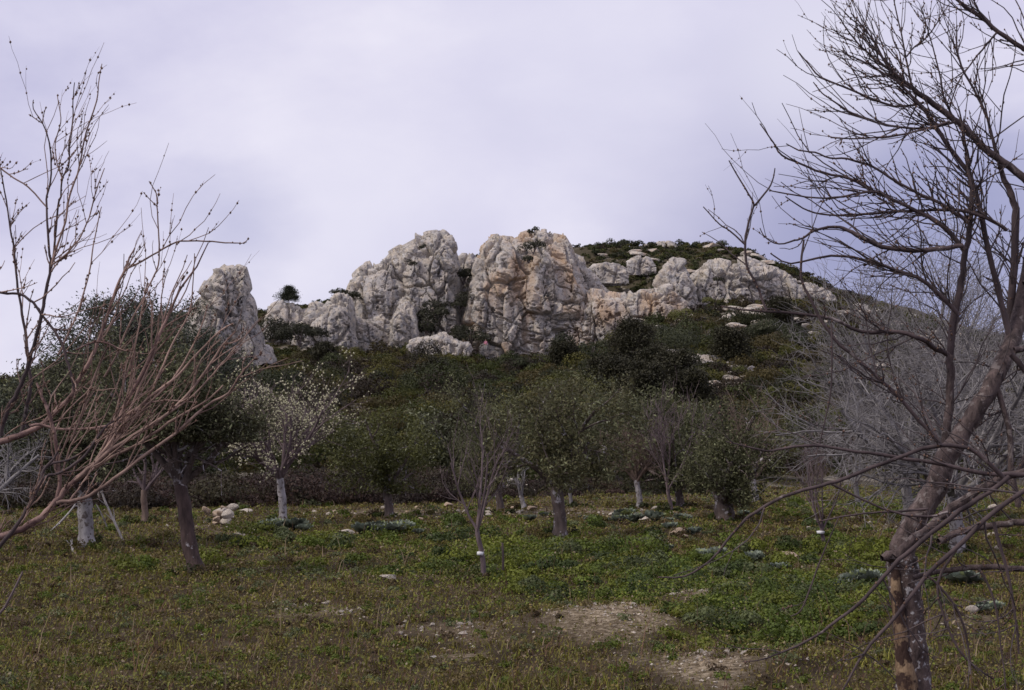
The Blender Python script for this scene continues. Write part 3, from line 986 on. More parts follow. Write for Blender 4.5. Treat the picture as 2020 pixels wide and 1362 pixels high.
# mid-field olives (base pixel in the photograph)
olive(397, 1138, 'leaning forked olive with dark trunk and big dark crown beneath the pinnacle', 1.22, 0.108, (-0.36, 0.1), 1.42, 8, 12, per=70, spread=.15, tilt=(10, 46), col=(0.070, 0.066, 0.036), silver=.3, zmin=1.75, ln=.062, bark_t=M_fork, lvr=(.7, 1.2))
olive(165, 1078, 'olive with thick pale straight trunk at the left of the field', 0.95, 0.15, (0.04, 0), 1.7, 8, 23, per=70, spread=.2, lvr=(.75, 1.1), tilt=(12, 60), bark_t=M_white, col=(0.062, 0.062, 0.036), silver=.25, ln=.075, zmin=1.15)
olive(765, 1020, 'small rounded olive with short dark trunk standing before the dark bank', 0.72, 0.13, (0.02, 0), 1.42, 6, 31, per=40, tilt=(20, 64), zmin=.6)
olive(1103, 1064, 'broad olive with slim dark trunk in the middle of the field', 1.0, 0.14, (-0.02, 0.05), 1.38, 6, 37, per=34, tilt=(20, 66), col=(0.085, 0.080, 0.038), zmin=.8)
olive(985, 1012, 'grey-green olive close behind and left of the broad olive', 0.6, 0.12, (0, 0), 1.75, 6, 41, per=36, spread=.21, col=(0.092, 0.094, 0.046), zmin=.5)
olive(1428, 1030, 'olive with short stout grey trunk right of the dome-shaped bare tree', 0.45, 0.27, (0.03, 0), 1.6, 6, 43, per=38, spread=.19, bark_t=M_olivebark, col=(0.074, 0.076, 0.036), zmin=.3)
olive(1340, 1000, 'olive behind the slender purple-twigged tree', 0.6, 0.14, (0, 0), 2.0, 6, 47, per=34, spread=.24, ln=.13, col=(0.066, 0.070, 0.034), zmin=.4)
for k, (px, Y, L, lab) in enumerate([(1215, 62, 2.4, 'olive on the field edge left of the dome-shaped bare tree'), (1275, 66, 2.5, 'silvery olive behind the dome-shaped bare tree'), (1185, 78, 2.6, 'pale olive low on the slope above the broad olive'),
                                     (1250, 84, 2.6, 'olive low on the slope under the dark pines'), (1320, 74, 2.4, 'olive on the slope above the olive of the stout grey trunk'), (1010, 70, 2.4, 'olive on the slope just above the low stone wall'),
                                     (890, 62, 2.2, 'dull olive behind the thin purple sapling'), (700, 60, 2.0, 'dull olive behind the cream-budded tree'), (1480, 72, 2.2, 'olive behind the brownish bare tree on the right'),
                                     (1600, 84, 2.3, 'olive at the field edge behind the grey twigs'), (600, 66, 2.2, 'dull olive above the dark bank left of centre'), (1100, 66, 2.3, 'grey-green olive directly behind the broad olive')]):
    c = S(px, Y)
    olive(0, 0, lab, 0.7, 0.14, (0, 0), L * 0.8, 6, 60 + k, per=26, spread=.3, ln=.17, base=c, zmin=.2, silver=.22,
          col=(0.074 + 0.016 * (k % 3), 0.078 + 0.014 * (k % 3), 0.037), col2=(0.17, 0.18, 0.115), group='olives at the foot of the slope')

# bare fruit trees of the field
orchard_tree('almond_tree', G(556, 1034), 'bare spreading tree covered in cream buds on a slim white trunk', 'almond tree', 'bare orchard trees', 1.08, 0.105, (-0.02, 0), 10, 1.7,
             dict(CF_TWIG, k=(7, 5, 4), up=(0.06, 0.08, 0.06)), M_white, M_mauve, buds=dict(per=3, prob=.34, back=.3, j=.035, r=.020, mat=M_blossom, lv=2), tilt=(8, 58), seed=74, lv_=(.75, 1.2))
orchard_tree('bare_sapling', G(951, 1148), 'thin purplish sapling fanned upright, white band on its trunk', 'bare tree', 'bare orchard trees', 0.66, 0.037, (-0.04, 0), 4, 1.15,
             dict(CF_TWIG, k=(5, 3, 2), ang=(12, 40), up=(0.2, 0.16, 0.1), rmin=.003), M_mauve, M_mauve, tilt=(10, 46), seed=73, lv_=(.6, 1.25))
orchard_tree('bare_fruit_tree', G(1262, 1002), 'dome-shaped brownish bare tree on a thin white trunk', 'bare tree', 'bare orchard trees', 0.85, 0.10, (-0.08, 0), 7, 1.15,
             dict(CF_TWIG, k=(7, 6, 4), ang=(20, 55), rmin=.007), M_white, M_brown, tilt=(15, 66), seed=79)
orchard_tree('bare_fruit_tree', G(1322, 1012), 'slender purple-twigged tree with a tall upright leader', 'bare tree', 'bare orchard trees', 0.6, 0.06, (-0.03, 0), 4, 1.9,
             dict(CF_TWIG, k=(6, 4, 3), ang=(14, 34), up=(0.25, 0.15, 0.1), rmin=.007), M_mauve, M_mauve, tilt=(6, 34), seed=83)
orchard_tree('bare_fruit_tree', G(1489, 990), 'brownish bare tree with broad crown on a short bright white trunk', 'bare tree', 'bare orchard trees', 0.78, 0.13, (-0.04, 0), 6, 2.1,
             dict(CF_TWIG, k=(6, 5, 3), ang=(16, 46), up=(0.14, 0.1, 0.06), rmin=.007), M_white, M_brown, tilt=(10, 50), seed=89)
orchard_tree('bare_fruit_tree', G(283, 1034), 'little bare tree with crooked pale stem between the two left olives', 'bare tree', 'bare orchard trees', 0.75, 0.085, (0.03, 0), 4, 1.0,
             dict(CF_TWIG, lv=2, k=(5, 4), rmin=.006), M_brown, M_mauve, tilt=(10, 50), seed=97)
orchard_tree('bare_fruit_tree', G(1032, 1004), 'tiny pale forked tree in front of the low stone wall', 'bare tree', 'bare orchard trees', 0.4, 0.085, (-0.03, 0), 3, 0.8,
             dict(CF_TWIG, lv=2, k=(4, 3), rmin=.008), M_white, M_grey, tilt=(12, 34), seed=101)
orchard_tree('bare_fruit_tree', G(1124, 1000), 'thin pale-stemmed bare tree just right of the broad olive trunk', 'bare tree', 'bare orchard trees', 0.7, 0.06, (0.02, 0), 3, 0.9,
             dict(CF_TWIG, lv=2, k=(4, 3), rmin=.008), M_grey, M_brown, tilt=(12, 34), seed=103)
orchard_tree('bare_sapling', G(1622, 1092), 'young bare tree with a white band seen left of the big right-hand trunk', 'bare tree', 'bare orchard trees', 0.42, 0.035, (0.03, 0), 5, 1.1,
             dict(CF_TWIG, k=(5, 4, 3), ang=(14, 36), up=(0.18, 0.12, 0.1), rmin=.004), M_mauve, M_mauve, tilt=(14, 50), seed=107)
orchard_tree('bare_fruit_tree', G(1690, 1000), 'bare tree on the far side of the field behind the white-banded sapling', 'bare tree', 'bare orchard trees', 0.8, 0.09, (0, 0), 6, 2.0,
             dict(CF_TWIG, k=(6, 4, 3), rmin=.007), M_grey, M_grey, tilt=(15, 58), seed=109)
CF_GREY = dict(seg=6, wob=0.17, up=(0.06, 0.0, -0.04, -0.02), lv=4, k=(7, 6, 4, 3), ang=(22, 58), lk=(.42, .64), rk=.55, rmin=0.0042, f0=.15, taper=.45)
orchard_tree('bare_fruit_tree', G(1885, 1098), 'wide bare tree of pale grey drooping twigs behind the big right-hand tree', 'bare tree', 'bare orchard trees', 0.95, 0.13, (0.03, 0), 8, 2.5,
             dict(CF_GREY, lv=3, k=(9, 7, 5)), M_white, M_grey, tilt=(22, 78), seed=113)
orchard_tree('bare_fruit_tree', G(2080, 1060), 'bare tree with fine grey twigs at the right edge behind the others', 'bare tree', 'bare orchard trees', 1.0, 0.13, (0, 0), 8, 2.9,
             dict(CF_GREY, lv=3, k=(9, 7, 5), rmin=.0055), M_grey, M_grey, tilt=(15, 70), seed=127)
orchard_tree('bare_fruit_tree', G(1790, 1030), 'tall twiggy bare tree between the grey drooping tree and the hill', 'bare tree', 'bare orchard trees', 1.1, 0.14, (0, 0), 10, 4.0,
             dict(CF_GREY, lv=3, k=(10, 7, 5), up=(.14, .08, .04), rmin=.0060), M_grey, M_grey, tilt=(12, 55), seed=131)
orchard_tree('bare_fruit_tree', G(-30, 1090), 'bare tree with pale curved grey twigs at the left edge', 'bare tree', 'bare orchard trees', 0.9, 0.1, (0, 0), 6, 1.35,
             dict(CF_GREY, lv=3, k=(6, 5, 4), rmin=.005), M_grey, M_grey, tilt=(35, 88), seed=137)
# white bands on the two saplings
for (px, py, Y, r) in ((951, 1105, None, .044), (1624, 1064, None, .055)):
    pass

# pines
CF_PINE = dict(seg=5, wob=0.12, up=(0.05, 0.0), lv=1, k=(9,), ang=(35, 70), lk=(.3, .5), rk=.5, rmin=0.012, f0=.3, taper=.4)


def pine(px, Y, h, label, seed, col=(0.036, 0.040, 0.021), wide=.36, per=26, top_round=True, start=.18, ln=None, base=None, group='pines on the hill', name='pine_tree'):
    random.seed(seed)
    rng = np.random.default_rng(seed)
    b = base if base is not None else S(px, Y)
    t = thing(name, b, label, 'pine tree', group)
    T = Tubes()
    pts = [Vector((0.1 * h * 0.1 * math.sin(k), 0, -0.4 + (h * .97 + .4) * k / 8)) for k in range(9)]
    T.add(pts, [h * 0.022 * (1 - k / 9) + 0.02 for k in range(9)])
    link('trunk', T.mesh('trunk', 8, .15), M_olivebark, t)
    TW, tips = Tubes(), []
    nb = int(20 + h * 2.2)
    for k in range(nb):
        f = start + (1 - start) * (k + random.random()) / nb
        L = h * wide * (math.sin(math.pi * min(1, (1 - f) * 0.75 + .13)) if top_round else (1.02 - f)) * random.uniform(.65, 1.15)
        az = k * 2.4 + random.uniform(-.4, .4)
        d = Vector((math.cos(az), math.sin(az), random.uniform(-.05, .45))).normalized()
        grow(TW, Vector((0, 0, h * f * .96)), d, L, h * 0.007 + .006, 0, CF_PINE, tips)
    tips.append((Vector((0, 0, h * .98)), Vector((0, 0, 1)), 1))
    link('branches', TW.mesh('branches', 4), M_olivebark, t)
    cen = np.array([tuple(a) for a, _, _ in tips])
    ln = ln or 0.10 + 0.0011 * Y
    own = np.repeat(np.arange(len(cen)), per)
    m = len(own)
    off = rng.normal(size=(m, 3)) * (ln * 1.15 + .1) * (1, 1, .6)
    pos = cen[own] + off
    nr = rng.normal(size=(m, 3)) + (0, 0, 1.0)
    tone = rng.uniform(.7, 1.4, len(cen))[own] * rng.uniform(.7, 1.3, m)
    l2 = ln * rng.uniform(.7, 1.3, m)
    link('needles', leaf_mesh('needles', pos, nr, l2, l2 * .45, np.array(col)[None] * tone[:, None], rng), M_needle, t)
    return t


for k, (px, Y, h, lab) in enumerate([(1250, 150, 6.6, 'tall dark rounded pine standing highest below the ochre crag'), (1290, 138, 4.4, 'dark pine between the tall pine and the round bush'), (1222, 126, 4.0, 'dark pine on the lower left of the dark clump'),
                                     (1330, 120, 4.0, 'dark pine at the right of the dark clump'), (1275, 108, 4.0, 'dark pine low in front of the dark clump'), (1365, 104, 3.4, 'low dark pine right of the pale ledge'),
                                     (1190, 150, 3.2, 'small pine at the left edge of the dark clump'), (1440, 150, 4.2, 'dark pine above the pale ledge on the right'), (1110, 190, 3.8, 'dark pine in the scrub below the ochre crag'), (860, 170, 3.4, 'dark pine in the scrub below the gully'), (1540, 210, 4.2, 'dark pine among the strewn boulders'), (640, 200, 3.6, 'dark pine under the saddle rocks')]):
    pine(px, Y, h, lab, 500 + k, wide=.40, per=22, col=(0.036, 0.034, 0.018))
pine(570, 262, 3.6, 'lone little pine silhouetted on the saddle rocks', 520, wide=.85, per=18, base=P(570, 604, 262), start=.22, top_round=False, ln=.22, col=(0.03, 0.035, 0.02))
for k, (px, Y, h, lab) in enumerate([(226, 64, 7.7, 'tallest bluish pine behind the left olives'), (160, 58, 5.4, 'bluish pine left of the tallest one'), (278, 66, 6.6, 'bluish pine right of the tallest one'), (335, 72, 7.6, 'dark pine behind the leaning olive'), (100, 60, 4.6, 'dark pine low on the left'),
                                     (385, 80, 6.0, 'dark pine under the left flank of the pinnacle'), (440, 76, 4.6, 'dark pine to the right behind the leaning olive'), (40, 70, 3.8, 'small dark pine at the left skyline')]):
    pine(px, Y, h, lab, 530 + k, wide=.44, per=22, ln=.15, col=(0.060, 0.070, 0.046), start=.1, top_round=True, group='pines behind the left olives')

# ------------------------------------------------------------------ the two bare trees in the foreground, limb by limb
def traced_tree(name, label, base, limbs, mat_limb, mat_twig, mat_bud, twig_n, bias, seed, twig_len, rtw, bud_k=1.0, low=1.0, tip_x=None, thin=.62, thick=.64, group='bare orchard trees'):
    """limbs: (material or None, distance, [(px, py, radius px[, distance])...])"""
    random.seed(seed)
    t = thing(name, base, label, 'bare tree', group)
    TW, bud_c, bud_r, src = Tubes(), [], [], []
    for (mat, D, pl) in limbs:
        pts, rad = [], []
        for q in pl:
            d = q[3] if len(q) > 3 else D
            pts.append(P(q[0], q[1], d) - base)
            rad.append(max(q[2] * (thick if q[2] > 20 else thin), .8) * d / F)
        pts, rad = smooth_line(pts, rad, 3)
        T = Tubes()
        # a natural kink: small sideways jitter
        pts = [p + rvec() * r * (0.1 if r > .03 else 0.35) for p, r in zip(pts, rad)]
        T.add(pts, rad)
        big = rad[0] > .026
        if big:
            pts, rad = smooth_line(pts, rad, 4)
            T = Tubes()
            T.add(pts, rad)
        link('limb', T.mesh('limb', 16 if big else 8, 0.11), mat or mat_limb, t)
        src.append((pts, rad))
    tot = []
    for (pts, rad) in src:
        for i in range(1, len(pts) - 1):
            tot.append((pts[i], (pts[i + 1] - pts[i - 1]).normalized(), rad[i], (pts[i + 1] - pts[i]).length))
    ws = [w[3] * (0.3 if w[2] < 0.0019 else 1.4 if w[2] < 0.012 else 0.6) * (low if w[0].z < 1.75 else 1) * (.12 if tip_x is not None and w[0].x < tip_x else 1) for w in tot]

    def knots(pp, rr, step):
        for a, b, r in zip(pp[:-1], pp[1:], rr):
            k = max(1, int((b - a).length / step))
            for j in range(k):
                if random.random() < .5:
                    bud_c.append(tuple(a.lerp(b, random.random()) + rvec() * r * 1.0))
                    bud_r.append(random.uniform(.0022, .0045) * bud_k)

    for (pts, rad) in src:
        if rad[len(rad) // 2] < 0.013:
            knots(pts, rad, .035)
    for k in range(twig_n):
        p, td, r, _ = random.choices(tot, ws)[0]
        sd = rvec()
        sd = (sd - td * sd.dot(td)).normalized()
        ang = math.radians(random.uniform(18, 62))
        d = (td * math.cos(ang) + sd * math.sin(ang) + bias(p) * random.uniform(.1, .8)).normalized()
        L = random.uniform(*twig_len) * random.choice((.35, .6, 1, 1))
        n = 6
        pp, rr = [p], [min(r * .6, rtw * random.uniform(.8, 1.4))]
        q, dd = p.copy(), d
        for i in range(n):
            dd = (dd + rvec() * .27 + bias(q) * .13).normalized()
            q = q + dd * (L / n)
            pp.append(q.copy())
            rr.append(rr[0] * (1 - .55 * (i + 1) / n))
        TW.add(pp, rr)
        knots(pp, rr, .04)
        for j in range(random.choice((0, 1, 1, 2, 3))):
            i = random.randrange(1, n)
            q, dd = pp[i].copy(), (pp[i] - pp[i - 1]).normalized()
            dd = (dd + rvec() * .7 + bias(q) * .3).normalized()
            l2 = L * random.uniform(.2, .5)
            p2 = [q.copy()]
            for i2 in range(3):
                dd = (dd + rvec() * .12 + bias(q) * .08).normalized()
                q = q + dd * (l2 / 3)
                p2.append(q.copy())
            TW.add(p2, [rr[i] * .7, rr[i] * .6, rr[i] * .5, rr[i] * .35])
            knots(p2, [.002] * 4, .04)
    tw = link('twigs', TW.mesh('twigs', 5), mat_twig, t)
    link('buds', blob_mesh('buds', bud_c, bud_r, 1.3), mat_bud, tw)
    return t


# right-hand tree
RB = Vector((P(1800, 1362, 6.0).x + 0.03, 6.0, hz(P(1800, 1362, 6.0).x, 6.0) - 0.02))
base_px = 1010 + RB.x / 6.0 * F
R_L = [
    (M_trunk, 6.0, [(base_px + 6, 1655, 82), (base_px, 1560, 66), (1806, 1440, 58), (1803, 1362, 54), (1797, 1280, 48), (1790, 1200, 46), (1782, 1130, 50), (1776, 1098, 46)]),
    (M_limb, 6.0, [(1778, 1160, 26), (1776, 1120, 40), (1784, 1075, 38), (1812, 1018, 35), (1846, 962, 35), (1866, 905, 33), (1902, 848, 28), (1946, 778, 26), (1984, 704, 26, 6.1), (2006, 640, 24, 6.2), (2028, 540, 22, 6.3), (2060, 400, 18, 6.5), (2090, 200, 13, 6.7), (2080, 20, 9, 6.8), (2060, -160, 4, 6.9)]),
    (None, 6.25, [(2120, 440, 16), (2070, 392, 14), (2020, 352, 13), (1976, 320, 12), (1944, 294, 11), (1911, 261, 11), (1882, 235, 10), (1826, 194, 9), (1790, 166, 7), (1750, 135, 4), (1725, 116, 3.5), (1700, 94, 3), (1678, 68, 2.5), (1659, 40, 2)]),
    (None, 6.2, [(1797, 172, 4), (1749, 129, 3.5), (1730, 91, 3), (1706, 57, 2.5), (1679, 26, 2)]),
    (None, 6.15, [(1990, 660, 9), (1950, 500, 9), (1930, 400, 8.5), (1908, 338, 8), (1876, 297, 7), (1844, 247, 6), (1812, 203, 5), (1768, 159, 4)]),
    (M_limb, 6.1, [(1862, 880, 15), (1872, 800, 14), (1874, 750, 13), (1873, 700, 12)]),
    (None, 6.12, [(1873, 705, 12), (1885, 615, 12), (1897, 556, 11), (1903, 509, 10), (1911, 462, 9), (1917, 395, 7.5), (1911, 338, 6), (1905, 294, 4), (1899, 250, 3), (1890, 210, 2)]),
    (None, 6.3, [(1990, 690, 15), (1994, 597, 13), (2000, 527, 12), (2005, 430, 12), (1994, 385, 10), (1976, 338, 8), (1958, 275, 5), (1948, 235, 4.5), (1930, 195, 4), (1903, 144, 3.5), (1889, 103, 3), (1887, 50, 2)]),
    (None, 5.9, [(1873, 700, 8, 6.1), (1850, 690, 8, 6.05), (1817, 670, 7.5), (1770, 656, 7), (1700, 655, 6), (1642, 629, 5.5), (1565, 618, 4.5), (1512, 615, 4), (1457, 610, 3), (1420, 604, 2)]),
    (None, 5.3, [(2045, 926, 9), (2020, 936, 8), (1976, 936, 7.5), (1917, 930, 7), (1847, 915, 6.5), (1759, 901, 6), (1688, 891, 5), (1602, 879, 4.5), (1553, 884, 4), (1513, 890, 3.5), (1488, 885, 3), (1432, 871, 2)]),
    (None, 5.1, [(1990, 955, 8), (1930, 895, 7), (1880, 880, 7), (1820, 885, 6.5), (1770, 905, 6), (1700, 930, 6), (1650, 950, 6), (1603, 962, 5.5), (1545, 980, 5), (1492, 1010, 5), (1465, 1031, 4.5), (1442, 1058, 4), (1401, 1106, 3.5), (1351, 1137, 3), (1298, 1139, 2)]),
    (None, 5.0, [(1990, 942, 8), (1930, 985, 8), (1876, 1021, 8), (1820, 1068, 7.5), (1773, 1106, 7), (1740, 1140, 6.5), (1704, 1182, 6), (1654, 1222, 5), (1601, 1260, 4), (1515, 1298, 2.5), (1465, 1306, 1.5)]),
    (None, 4.9, [(2030, 960, 8), (1960, 1010, 8), (1902, 1067, 8), (1828, 1135, 7), (1773, 1211, 6), (1718, 1271, 5), (1684, 1322, 4), (1660, 1370, 3)]),
    (M_limb, 5.8, [(2420, 1060, 2), (2280, 1100, 6), (2130, 1120, 9), (2020, 1124, 9.5), (1941, 1118, 9), (1861, 1127, 8), (1800, 1140, 7)]),
    (M_limb, 5.7, [(2400, 950, 2), (2260, 1000, 6), (2130, 1020, 10), (2020, 1030, 11), (1973, 1036, 10.5), (1905, 1045, 11), (1850, 1070, 11)]),
    (M_limb, 5.75, [(1767, 1096, 15), (1823, 1048, 14), (1864, 1012, 14), (1905, 983, 13), (1944, 960, 13), (1982, 939, 12), (2030, 928, 12), (2120, 900, 9), (2260, 830, 5), (2380, 740, 2)]),
    (None, 6.0, [(1903, 492, 8), (1876, 462, 8), (1847, 436, 8), (1809, 418, 7), (1788, 406, 6), (1740, 384, 5), (1714, 373, 5), (1675, 353, 4.5), (1623, 341, 4), (1584, 326, 3.5), (1542, 306, 3), (1526, 282, 2.5), (1499, 244, 1.8)]),
    (None, 6.0, [(1911, 440, 6), (1860, 405, 5), (1800, 376, 4.5), (1740, 341, 4), (1714, 326, 4), (1672, 314, 3.5), (1637, 312, 3), (1608, 301, 2.8), (1576, 297, 2.4), (1551, 284, 1.8)]),
    (None, 5.95, [(1745, 384, 4.5), (1714, 378, 4), (1664, 388, 3.5), (1611, 391, 3), (1552, 383, 2.5), (1517, 376, 1.8)]),
    (None, 6.05, [(1985, 455, 6), (1964, 439, 6), (1905, 418, 5.5), (1847, 415, 5), (1773, 418, 4.5), (1700, 424, 4), (1670, 425, 3.5), (1620, 423, 3), (1584, 411, 2.5), (1549, 388, 1.8)]),
    (None, 5.9, [(1900, 484, 8), (1850, 492, 8), (1817, 494, 8), (1759, 492, 8), (1702, 470, 8), (1672, 455, 6), (1646, 448, 5), (1608, 455, 4), (1584, 470, 3.5), (1567, 475, 3), (1537, 482, 2.5), (1511, 470, 2), (1499, 450, 1.5)]),
    (None, 5.8, [(1858, 880, 7), (1817, 833, 6.5), (1767, 778, 6), (1744, 756, 6), (1698, 713, 5.5), (1658, 682, 5), (1624, 639, 5), (1602, 595, 4.5), (1583, 560, 4), (1580, 523, 4), (1586, 473, 3.5)]),
    (None, 5.85, [(1512, 615, 4), (1500, 580, 4), (1492, 561, 4), (1473, 523, 4), (1470, 479, 4), (1476, 441, 4), (1486, 408, 3.5), (1483, 394, 3), (1461, 358, 2.4), (1438, 317, 1.8)]),
    (None, 5.85, [(1486, 408, 3.5), (1511, 379, 3), (1523, 358, 2.4), (1529, 332, 1.8)]),
    (None, 5.85, [(1470, 484, 3), (1440, 456, 2.6), (1420, 443, 2.2), (1387, 408, 1.6)]),
    (None, 6.2, [(1822, 203, 4), (1764, 210, 4), (1687, 181, 3.4), (1620, 153, 2.8), (1596, 128, 2.3), (1575, 103, 1.7)]),
    (None, 6.2, [(1884, 240, 4.5), (1826, 253, 4), (1754, 248, 3.6), (1692, 229, 3.2), (1644, 200, 2.6), (1622, 184, 2.1), (1604, 162, 1.6)]),
    (None, 6.2, [(1797, 177, 4), (1749, 148, 3.4), (1697, 119, 2.6), (1672, 108, 2), (1661, 91, 1.6)]),
    (None, 6.2, [(1797, 168, 3.6), (1787, 115, 3), (1778, 67, 2.5), (1764, 5, 2), (1758, -30, 1.5)]),
    (None, 6.2, [(1788, 112, 2.8), (1805, 92, 2.4), (1830, 72, 2.2), (1852, 40, 1.9), (1871, 10, 1.5)]),
    (None, 6.2, [(1880, 232, 3.6), (1861, 191, 3), (1852, 138, 2.5), (1834, 72, 2), (1818, 17, 1.5)]),
    (None, 6.5, [(2120, 170, 9), (2060, 125, 8), (2017, 95, 7.5), (1969, 62, 7), (1935, 33, 6), (1888, 0, 5), (1840, -40, 3)]),
    (None, 6.5, [(1969, 62, 3.5), (1945, 90, 3), (1921, 119, 2.6), (1888, 167, 2.4), (1870, 230, 2)]),
    (None, 6.3, [(2068, 400, 12), (2130, 330, 10), (2200, 230, 7), (2260, 100, 4), (2290, 10, 2)]),
    (None, 6.1, [(2022, 560, 12), (2120, 500, 9), (2230, 420, 6), (2330, 300, 4), (2380, 220, 2)]),
    (None, 5.9, [(2003, 690, 11), (2110, 680, 8), (2240, 650, 5), (2360, 600, 3), (2440, 540, 2)]),
    (None, 6.6, [(2075, 290, 9), (2150, 150, 6), (2200, 0, 4), (2210, -120, 2)]),
    (None, 6.1, [(1873, 240, 4), (1783, 265, 3.4), (1687, 274, 2.6), (1639, 272, 1.8)]),
    (None, 6.0, [(1890, 620, 8), (1830, 560, 6.5), (1770, 535, 5.5), (1700, 512, 5), (1640, 505, 4), (1560, 520, 3), (1520, 500, 2)]),
    (None, 6.0, [(1995, 700, 9), (2040, 760, 9), (2060, 830, 9), (2010, 930, 9)]),
    (M_limb, 6.0, [(1960, 750, 9), (1990, 840, 9), (1995, 930, 10), (2010, 1000, 9)]),
    (None, 5.4, [(1960, 1030, 6), (1985, 1120, 5), (2000, 1200, 4), (2010, 1290, 3)]),
    (None, 5.4, [(1890, 1080, 5), (1850, 1150, 4.5), (1870, 1240, 4), (1905, 1300, 3.4), (1960, 1340, 2.5)]),
    (None, 5.4, [(1830, 1135, 4), (1880, 1190, 4), (1905, 1250, 3.6), (1915, 1330, 2.8)]),
    (None, 5.2, [(1930, 1120, 4), (1960, 1180, 3.4), (1975, 1280, 2.6), (1985, 1370, 2)]),
    (None, 5.6, [(1640, 640, 3), (1640, 760, 2.6), (1625, 840, 2.2), (1610, 900, 1.6)]),
    (None, 5.2, [(1640, 955, 4), (1700, 985, 3.5), (1760, 1010, 3.5), (1830, 1020, 4), (1870, 1010, 4)]),
    (None, 5.2, [(1655, 1020, 2), (1620, 1100, 2.4), (1595, 1170, 2.8), (1580, 1205, 2.4), (1560, 1216, 1.6)]),
    (None, 5.7, [(1830, 1005, 4), (1770, 1010, 3.5), (1720, 1012, 3), (1660, 1020, 2.6), (1610, 1030, 2)]),
]
right_tree = traced_tree('bare_fruit_tree', 'big bare dark tree with leaning trunk filling the right of the photo', RB, R_L, M_dark, M_darktwig, M_bud, 880,
                         lambda p: Vector((random.uniform(-.75, .25), random.uniform(-.2, .2), random.uniform(-.15, .95))), 17, (.12, .5), .0031, low=.28, bud_k=1.2, tip_x=P(1690, 400, 6).x - RB.x)
# the torn strip of bare heartwood and the cut stub on its trunk
T = Tubes()
hw = [P(px, py, 5.955) - RB for (px, py) in ((1806, 1480), (1790, 1350), (1779, 1280), (1774, 1220), (1768, 1160), (1766, 1118))]
pp, rr = smooth_line(hw, [17 * 6 / F, 20 * 6 / F, 14 * 6 / F, 12 * 6 / F, 11 * 6 / F, 7 * 6 / F], 8)
T.add(pp, rr)
link('bare_wood', T.mesh('bare_wood', 14, .16), M_wood, right_tree)
T = Tubes()
pp, rr = smooth_line([P(1778, 1105, 5.98) - RB, P(1758, 1098, 5.95) - RB, P(1740, 1102, 5.93) - RB], [18 * 6 / F, 13 * 6 / F, 6 * 6 / F], 3)
T.add(pp, rr)
link('stub', T.mesh('stub', 9, .5), M_limb, right_tree)

